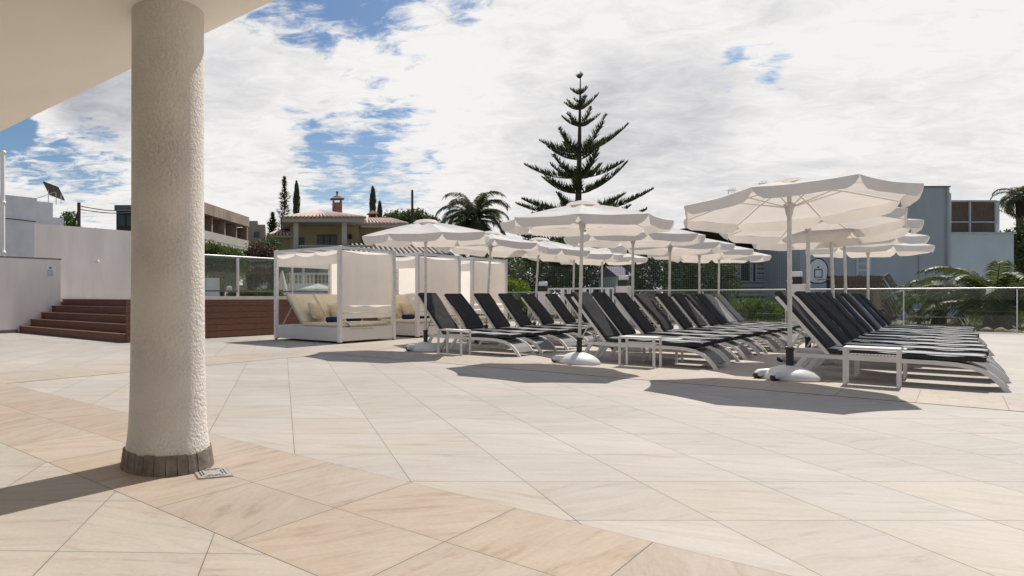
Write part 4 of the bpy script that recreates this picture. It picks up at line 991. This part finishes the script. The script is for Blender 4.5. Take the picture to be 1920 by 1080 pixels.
q = MB(); q.box(vx(560), vx(700), -.15, .0, vz(461)-.05, vz(461)+.05)
for k in range(26): q.box(vx(560)+.06+k*.2, vx(560)+.14+k*.2, -.12, -.04, vz(466), vz(461)-.05)
q.build('balustrade', M['villawhite'], t)
for (a, b, yt, yb, wl) in ((598, 636, 434, 462, 'window'), (688, 716, 432, 462, 'window'), (558, 572, 440, 462, 'door'), (523, 528, 445, 470, 'window')):
    yy = 2.16 if a < 680 else 2.96
    q = MB(); q.box(vx(a), vx(b), yy-.04, yy, vz(yb), vz(yt)); f = q.build(wl, M['dark'], t)
    q = MB(); n = 3
    for k in range(n): 
        w0 = (vx(b)-vx(a))/n; q.box(vx(a)+k*w0+.06, vx(a)+(k+1)*w0-.06, yy-.05, yy-.042, vz(yb)+.05, vz(yt)-.08)
    q.build('pane', M['window'], f)
q = MB(); q.lathe([(0, 0), (.12, .05), (.15, .3), (.05, .4), (0, .42)], 8, (vx(662), 1.95, vz(444))); q.bar((vx(662), 1.95, vz(434)), (vx(662), 2.2, vz(434)), .04, .04); q.build('wall_lantern', M['black'], t)
q = MB(); zl = vz(480); q.box(vx(650), vx(830), -2.0, 2.0, 0, zl-.15); q.build('ground_floor', M['villawhite'], t)
rf = MB(); rf.add([(vx(640), -2.5, zl-.1), (vx(835), -2.5, zl-.1), (vx(835), 1.5, zl+.95), (vx(640), 1.5, zl+.95), (vx(640), -2.5, zl-.25), (vx(835), -2.5, zl-.25)], [(0, 1, 2, 3), (4, 5, 1, 0)]); r2 = rf.build('roof', M['redtile'], t)
q = MB(); barrels(q, (vx(641), -2.5, zl-.1), (vx(835), -2.5, zl-.1), (vx(641), 1.5, zl+.95), (vx(835), 1.5, zl+.95), 22, .10); q.build('tile_courses', M['villawhite'], r2)

# things on the raised terrace behind the glass
t = thing('garden_wall', 'shaded white garden wall behind the glass beside the column', 'wall', P(380, 557, 21.0)*1, R(15)); t.location.z = DH
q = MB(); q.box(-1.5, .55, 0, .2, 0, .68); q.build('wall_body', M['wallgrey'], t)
q = MB(); q.box(.75, 1.0, -.1, .15, .0, .3, None, .03); q.box(.8, .95, -.05, .1, .3, .42, None, .02); q.build('lantern', M['white'], t)
t = thing('closed_parasol', 'closed cream parasol behind the glass seen through the nearest cabana', 'parasol', P(529, 557, 22.5)*1); t.location.z = DH
q = MB(); q.tube([(0, 0, 0), (0, 0, 1.0)], .02, 8); q.build('pole', M['alu'], t)
q = MB(); q.lathe([(.24, .12), (.17, .4), (.08, .75), (.03, .96), (.0, .99)], 12, cap=False); q.build('folded_canopy', M['canopy'], t, sol=.004)
t = thing('garden_parasol', 'low cream open parasol on the villa terrace seen through the nearest cabana', 'parasol', P(597, 557, 27)*1); t.location.z = DH-.3
q = MB(); q.tube([(0, 0, 0), (0, 0, .85)], .02, 8); q.build('pole', M['alu'], t)
q = MB(); q.lathe([(1.0, .62), (.6, .75), (.0, .92)], 10, cap=False); q.build('canopy', M['canopy'], t, sol=.004)
t = thing('villa_garden_wall', 'grey garden wall with white balusters at the foot of the villa', 'wall', P(500, 557, 33)*1); t.location.z = -.16
q = MB(); q.box(-.5, 6.5, 0, .3, 0, 1.9); q.box(-.5, 6.5, .05, .2, 2.35, 2.45); q.build('wall_body', M['wallgrey'], t)
q = MB()
for k in range(34): q.lathe([(.05, 1.9), (.03, 2.0), (.065, 2.1), (.03, 2.25), (.05, 2.35)], 6, (-.4+k*.2, .12, 0), cap=False)
q.build('balusters', M['villawhite'], t)
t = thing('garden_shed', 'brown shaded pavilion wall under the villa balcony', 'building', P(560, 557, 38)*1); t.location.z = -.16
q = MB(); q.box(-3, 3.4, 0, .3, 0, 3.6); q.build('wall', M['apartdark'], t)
q = MB()
for x in (-1.5, 0.2, 2): q.box(x, x+.15, -.1, 0, 0, 3.4)
q.build('post', M['wallgrey'], t)

# ------------------------------------------------------------------ right background
YB = 40.0
bz = lambda y: CAMH+(CY-y)*YB/F+.16
bx = lambda px: (px-CX)*YB/F
t = thing('blue_building', 'tall blue grey windowless building behind the parasols', 'building', (0, YB, -.16))
q = MB(); q.box(bx(1500), bx(1778), 0, 10, 0, bz(351)); q.build('wall', M['bluewall'], t)
q = MB(); q.box(bx(1498), bx(1780), -.1, 10, bz(351), bz(349)); q.build('roof_edge', M['coping'], t)
q = MB(); q.box(bx(1605), bx(1633), -.03, 0, bz(560), bz(480)); d = q.build('door', M['lightblue'], t)
q = MB()
for k in range(5): q.box(bx(1610), bx(1628), -.05, -.035, bz(492+k*12), bz(484+k*12))
q.build('louvre', M['bluewall'], d)
q = MB(); q.box(bx(1722), bx(1725), -.06, 0, 0, bz(470)); q.tube([(bx(1774), -.12, 0), (bx(1774), -.12, bz(352))], .06, 8); q.build('downpipe', M['bluewall'], t)
t = thing('pale_blue_annex', 'lower pale blue building with a slatted rooftop screen', 'building', (0, YB+.5, -.16))
q = MB(); q.box(bx(1783), bx(1918), 0, 8, 0, bz(437)); q.build('wall', M['lightblue'], t)
q = MB(); q.box(bx(1783), bx(1921), -.08, 8, bz(437), bz(434)); q.build('roof_edge', M['wallgrey'], t)
q = MB(); q.tube([(bx(1790), -.2, 0), (bx(1790), -.2, bz(362)), (bx(1784), -.2, bz(358))], .07, 8); q.build('downpipe', M['wallgrey'], t)
q = MB(); X0, X1 = bx(1797), bx(1900)
for k in range(30): q.box(X0, X1, .5, .53, bz(433)+k*.066, bz(433)+k*.066+.05)
q.box(X0, X1, .6, 4, bz(433), bz(374)); sc_ = q.build('rooftop_screen', M['slat'], t)
q = MB()
for x in (X0, bx(1848), X1-.08): q.box(x, x+.08, .42, .5, bz(433), bz(373))
q.box(X0, X1, .42, .5, bz(374), bz(371)); q.box(X0, X1, .42, .5, bz(414), bz(412)); q.box(bx(1900), bx(1905), .42, 4, bz(433), bz(372)); q.build('screen_frame', M['wallgrey'], sc_)
t = thing('grey_house', 'grey boarded house with dark windows behind the net', 'house', (0, 43, -.16)); hx = lambda px: (px-CX)*43/F; hz = lambda y: CAMH+(CY-y)*43/F+.16
q = MB(); q.box(hx(1345), hx(1470), 0, 6, 0, hz(470)); q.build('wall', M['greyhouse'], t)
q = MB(); q.add([(hx(1300), -.5, hz(425)), (hx(1475), -.5, hz(466)), (hx(1475), 7, hz(466)), (hx(1300), 7, hz(425)), (hx(1300), -.5, hz(432)), (hx(1475), -.5, hz(473)), (hx(1475), 7, hz(473)), (hx(1300), 7, hz(432))], [(0, 1, 2, 3), (4, 7, 6, 5), (0, 4, 5, 1), (1, 5, 6, 2), (2, 6, 7, 3), (3, 7, 4, 0)]); q.build('roof', M['brownroof'], t)
q = MB(); q.box(hx(1465), hx(1478), -.6, 0, 0, hz(460)); q.build('corner_post', M['slat'], t)
for (a, b, y0_, y1_) in ((1388, 1405, 494, 526), (1411, 1416, 495, 527), (1435, 1443, 491, 517)):
    q = MB(); q.box(hx(a), hx(b), -.04, 0, hz(y1_), hz(y0_)); w = q.build('window', M['window'], t)
    q = MB(); q.box(hx(a)-.06, hx(a), -.06, 0, hz(y1_), hz(y0_)); q.box(hx(b), hx(b)+.06, -.06, 0, hz(y1_), hz(y0_)); q.build('window_frame', M['wallgrey'], w)
# antennas
for (px, lab) in ((1445, 'tall television antenna above the nearest parasol canopy'), (1385, 'low television antenna left of the nearest parasol canopy')):
    t = thing('antenna', lab, 'antenna', (hx(px), 44, -.16)); zt_ = hz(337 if px == 1445 else 350)
    q = MB(); q.tube([(0, 0, 0), (0, 0, zt_)], .02, 6); q.tube([(-.45, 0, zt_-.1), (.5, 0, zt_-.1)], .012, 5)
    for k in range(5): q.tube([(.1+k*.09, -.3, zt_-.1), (.1+k*.09, .3, zt_-.02)], .01, 4); q.tube([(.05+k*.09, 0, zt_-.25), (.13+k*.09, 0, zt_+.12)], .01, 4)
    q.build('antenna_rods', M['alu'], t)
# wooden fence and slanted timber screen
YF = 33.0; fx = lambda px: (px-CX)*YF/F; fz = lambda y: CAMH+(CY-y)*YF/F+.16
t = thing('wooden_fence', 'brown upright board fence behind the right lounger row', 'fence', (0, YF, -.16))
q = MB(); x = fx(1552)
while x < fx(1654): q.box(x, x+.12, 0, .03, 0, fz(517)+random.uniform(-.03, .03)); x += .15
q.build('boards', M['slat'], t)
q = MB(); q.box(fx(1550), fx(1656), .032, .09, fz(530), fz(526)); q.box(fx(1550), fx(1656), .032, .09, .4, .52); q.build('rail', M['slat'], t)
t = thing('slanted_timber_screen', 'slanted timber screen with diagonal slats at the end of the board fence', 'fence', (0, YF-1, -.16))
Y2 = YF-1; gx = lambda px: (px-CX)*Y2/F; gz = lambda y: CAMH+(CY-y)*Y2/F+.16
q = MB()
for k in range(9): q.bar((gx(1650)+.02*k, .02, gz(520+k*10)), (gx(1668+k*1.0), .02, gz(560+k*10) if k < 5 else 0), .05, .03) if False else q.bar((gx(1656), .04, gz(524+k*9)), (gx(1656)+(.9-.07*k), .04, max(.02, gz(524+k*9)-(1.55-.05*k))), .03, .07)
q.build('slats', M['slat'], t)
M['beam'] = mat('grey weathered beam', (.24, .19, .15), .85, .3, 5, .3, 30)
q = MB(); q.bar((gx(1661), 0, gz(515)), (gx(1722), 0, 0), .08, .26); q.build('beam', M['beam'], t)
# basketball board
t = thing('basketball_board', 'rounded white basketball backboard with black edge and red hoop', 'basketball hoop', (0, 32, -.16)); kx = lambda px: (px-CX)*32/F; kz = lambda y: CAMH+(CY-y)*32/F+.16
def arcpoly(cx, cz, w, h, s=1.0):
    pts = []
    for k in range(17):
        a = math.pi*k/16; pts.append((cx+w/2*math.cos(a)*s, cz+h*.05+h*.55*math.sin(a)*s))
    pts += [(cx-w*.42*s, cz-h*.42*s), (cx-w*.2*s, cz-h*.5*s), (cx+w*.2*s, cz-h*.5*s), (cx+w*.42*s, cz-h*.42*s)]
    return pts
def plate(q, poly, y0, y1): q.add([(x, y0, z) for x, z in poly]+[(x, y1, z) for x, z in poly], [tuple(range(len(poly))), tuple(range(len(poly), 2*len(poly)))[::-1]]+[(k, len(poly)+k, len(poly)+(k+1) % len(poly), (k+1) % len(poly)) for k in range(len(poly))])
cx_, cz_ = kx(1534), kz(510)
q = MB(); plate(q, arcpoly(cx_, cz_, 1.02, 1.16), 0, .05); q.build('board_edge', M['black'], t)
q = MB(); plate(q, arcpoly(cx_-.01, cz_, 1.02, 1.16, .90), -.01, -.002); q.build('board', M['paper'], t)
q = MB(); 
for (a, b, c_, d_) in ((-.2, .2, .10, .14), (-.2, .2, -.28, -.24), (-.2, -.16, -.24, .10), (.16, .2, -.24, .10)): q.box(cx_+a, cx_+b, -.02, -.012, cz_+c_, cz_+d_)
q.build('target_square', M['black'], t)
q = MB(); q.lathe([(0, 0), (.05, 0), (.05, .006), (0, .006)], 12); q.v = [(cx_+v[0], -.016-v[2], cz_+.24+v[1]) for v in q.v]; q.build('emblem', M['bluemark'], t)
q = MB(); q.tube([(cx_+.22*math.cos(a*.3927), -.35+.22*math.sin(a*.3927), cz_-.38) for a in range(17)], .014, 6); q.bar((cx_, -.13, cz_-.38), (cx_, 0, cz_-.38), .08, .03); q.build('hoop', M['red'], t)
q = MB(); q.bar((cx_+.1, .06, cz_-.1), (cx_+1.0, .6, cz_-.35), .07, .07); q.tube([(cx_+1.0, .6, 0), (cx_+1.0, .6, cz_-.2)], .07, 8); q.build('support', M['black'], t)
# court net
def net(name, label, p0, p1, z0, z1, sp, sag, posts, w=.012, zl=None):
    d = p1-p0; L_ = Vector((d.x, d.y, 0)).length; t = thing(name, label, 'net', (p0.x, p0.y, -.16), math.atan2(d.y, d.x)); q = MB()
    top = lambda x: z1-sag*math.sin(math.pi*min(1, max(0, x/L_)))+(0 if zl is None else (zl-z1)*(1-x/L_))
    n = int(L_/sp)
    for k in range(n+1):
        x = L_*k/n; q.box(x-w/2, x+w/2, -.003, .003, z0, top(x))
    m = int((z1-z0)/sp)
    for j in range(m+1):
        pts = [(L_*k/16, 0, z0+(top(L_*k/16)-z0)*j/m) for k in range(17)]
        for k in range(16): q.bar(pts[k], pts[k+1], .006, w)
    q.build('mesh', M['net'], t)
    for x in posts:
        q = MB(); q.tube([(L_*x, .05, 0), (L_*x, .05, top(L_*x)+.1)], .04, 8); q.build('post', M['green'], t)
    return t
net('court_net', 'tall green ball court net behind the middle lounger row', at0(1178, 31.5), at0(1482, 31.5), .1, 1.21+85*31.5/F, .105, .05, (0, .33, 1), .011)
net('court_net', 'sagging lower ball court net behind the white gate', at0(944, 33.5), at0(1175, 33.5), .1, 1.21+60*33.5/F, .11, .35, (1,), .011, 1.21+75*33.5/F)
# purple roofed hut between the trees
t = thing('garden_hut', 'small hut with violet grey roof above the right gate pillar', 'hut', (0, 36, -.16)); ux = lambda px: (px-CX)*36/F; uz = lambda y: CAMH+(CY-y)*36/F+.16
q = MB(); q.box(ux(1155), ux(1180), 0, 2, 0, uz(516)); q.build('wall', M['wallgrey'], t)
M['violet'] = mat('violet grey roof', (.16, .13, .20), .8, .15, 3)
q = MB(); q.slab_path([(-.3, uz(518)), (1, uz(498)), (2.3, uz(518))], ux(1152), ux(1184)); q.build('roof', M['violet'], t)
q = MB(); q.box(ux(1153), ux(1180), -.6, -.5, uz(498), uz(490)); q.build('fascia_board', M['white'], t)
# rocks at the terrace edge
rn = random.Random(3)
for k in range(22):
    a = 28.95+rn.uniform(0, .55); b = -5.5+k*.29+rn.uniform(-.08, .08); q = MB(); rs = [rn.uniform(.75, 1.2) for _ in range(6)]
    nn = 9; prof = []; vs = []; w1, w2, hh = rn.uniform(.14, .24), rn.uniform(.12, .2), rn.uniform(.12, .22)
    for i_ in range(5):
        f = i_/4; rr = math.sin(math.pi*(.12+.8*f)); 
        for j in range(nn): 
            an = 6.283*j/nn; jj = 1+rn.uniform(-.16, .16); vs.append((w1*rr*math.cos(an)*jj, w2*rr*math.sin(an)*jj, hh*f+rn.uniform(-.01, .01)))
    fs = [(i_*nn+j, i_*nn+(j+1) % nn, (i_+1)*nn+(j+1) % nn, (i_+1)*nn+j) for i_ in range(4) for j in range(nn)]+[tuple(range(4*nn, 5*nn)), tuple(range(nn))[::-1]]
    q.add(vs, fs); o = q.build('rock', M['rock'], loc=AB(a, b, -.07), rotz=rn.uniform(0, 3))
    tag(o, 'rough brown rock in the stone border beyond the right glass railing', 'rock', 'rocks in the border beyond the railing')
# metal steps and thin bar fence at the right
t = thing('garden_steps', 'pale garden steps behind the railing below the low palm', 'steps', P(1722, 557, 33)-Vector((0, 0, 1.21)), R(0))
for k in range(4):
    q = MB(); q.box(0, .95, k*.3, k*.3+.28, .12+k*.14, .16+k*.14); q.build('step', M['wallgrey'], t)
q = MB(); q.box(.05, .9, .3, 1.2, 0, .12); q.build('stringer', M['coping'], t)
t = thing('bar_fence', 'thin upright metal bar fence at the right edge behind the hedge', 'fence', (P(1860, 557, 33).x, 33, -.16))
q = MB()
for k in range(18): q.tube([(k*.27, 0, 0), (k*.27, 0, 1.75)], .016, 5)
q.box(0, 4.7, -.015, .015, 1.70, 1.75); q.build('bars', M['coping'], t)
q = MB(); q.box(-.5, 5, .2, .4, 0, 1.9); 
tag(q.build('far_garden_wall', M['wallgrey'], None, (P(1870, 557, 36).x, 36, -.16)), 'pale low wall behind the bar fence at the right edge', 'wall')
t = thing('far_house', 'small pale house at the right edge beyond the annex', 'house', (P(1898, 557, 48).x, 48, -.16))
q = MB(); q.box(0, 4, 0, 3, 0, 1.2+95*48/F); q.build('wall', M['paper'], t)
q = MB(); q.box(-.1, 4.1, -.2, 3.2, 1.2+95*48/F, 1.2+110*48/F); q.build('roof', M['villawhite'], t)
# ground cover of the garden beyond the railing
q = MB(); rn = random.Random(31)
for k in range(9000):
    a = 28.95+rn.random()**1.3*8; b = rn.uniform(-7, 14); p = AB(a, b, -.16); s = rn.uniform(.05, .13); an = rn.uniform(0, 3.14); d = Vector((math.cos(an), math.sin(an), 0))*s*.35
    tp = p+Vector((rn.uniform(-.06, .06), rn.uniform(-.06, .06), s*1.6)); q.add([p-d, p+d, tp], [(0, 1, 2)])
tag(q.build('ground_cover', M['leafmid']), 'low green ground cover in the garden beyond the railing', 'plants', None, 'stuff')
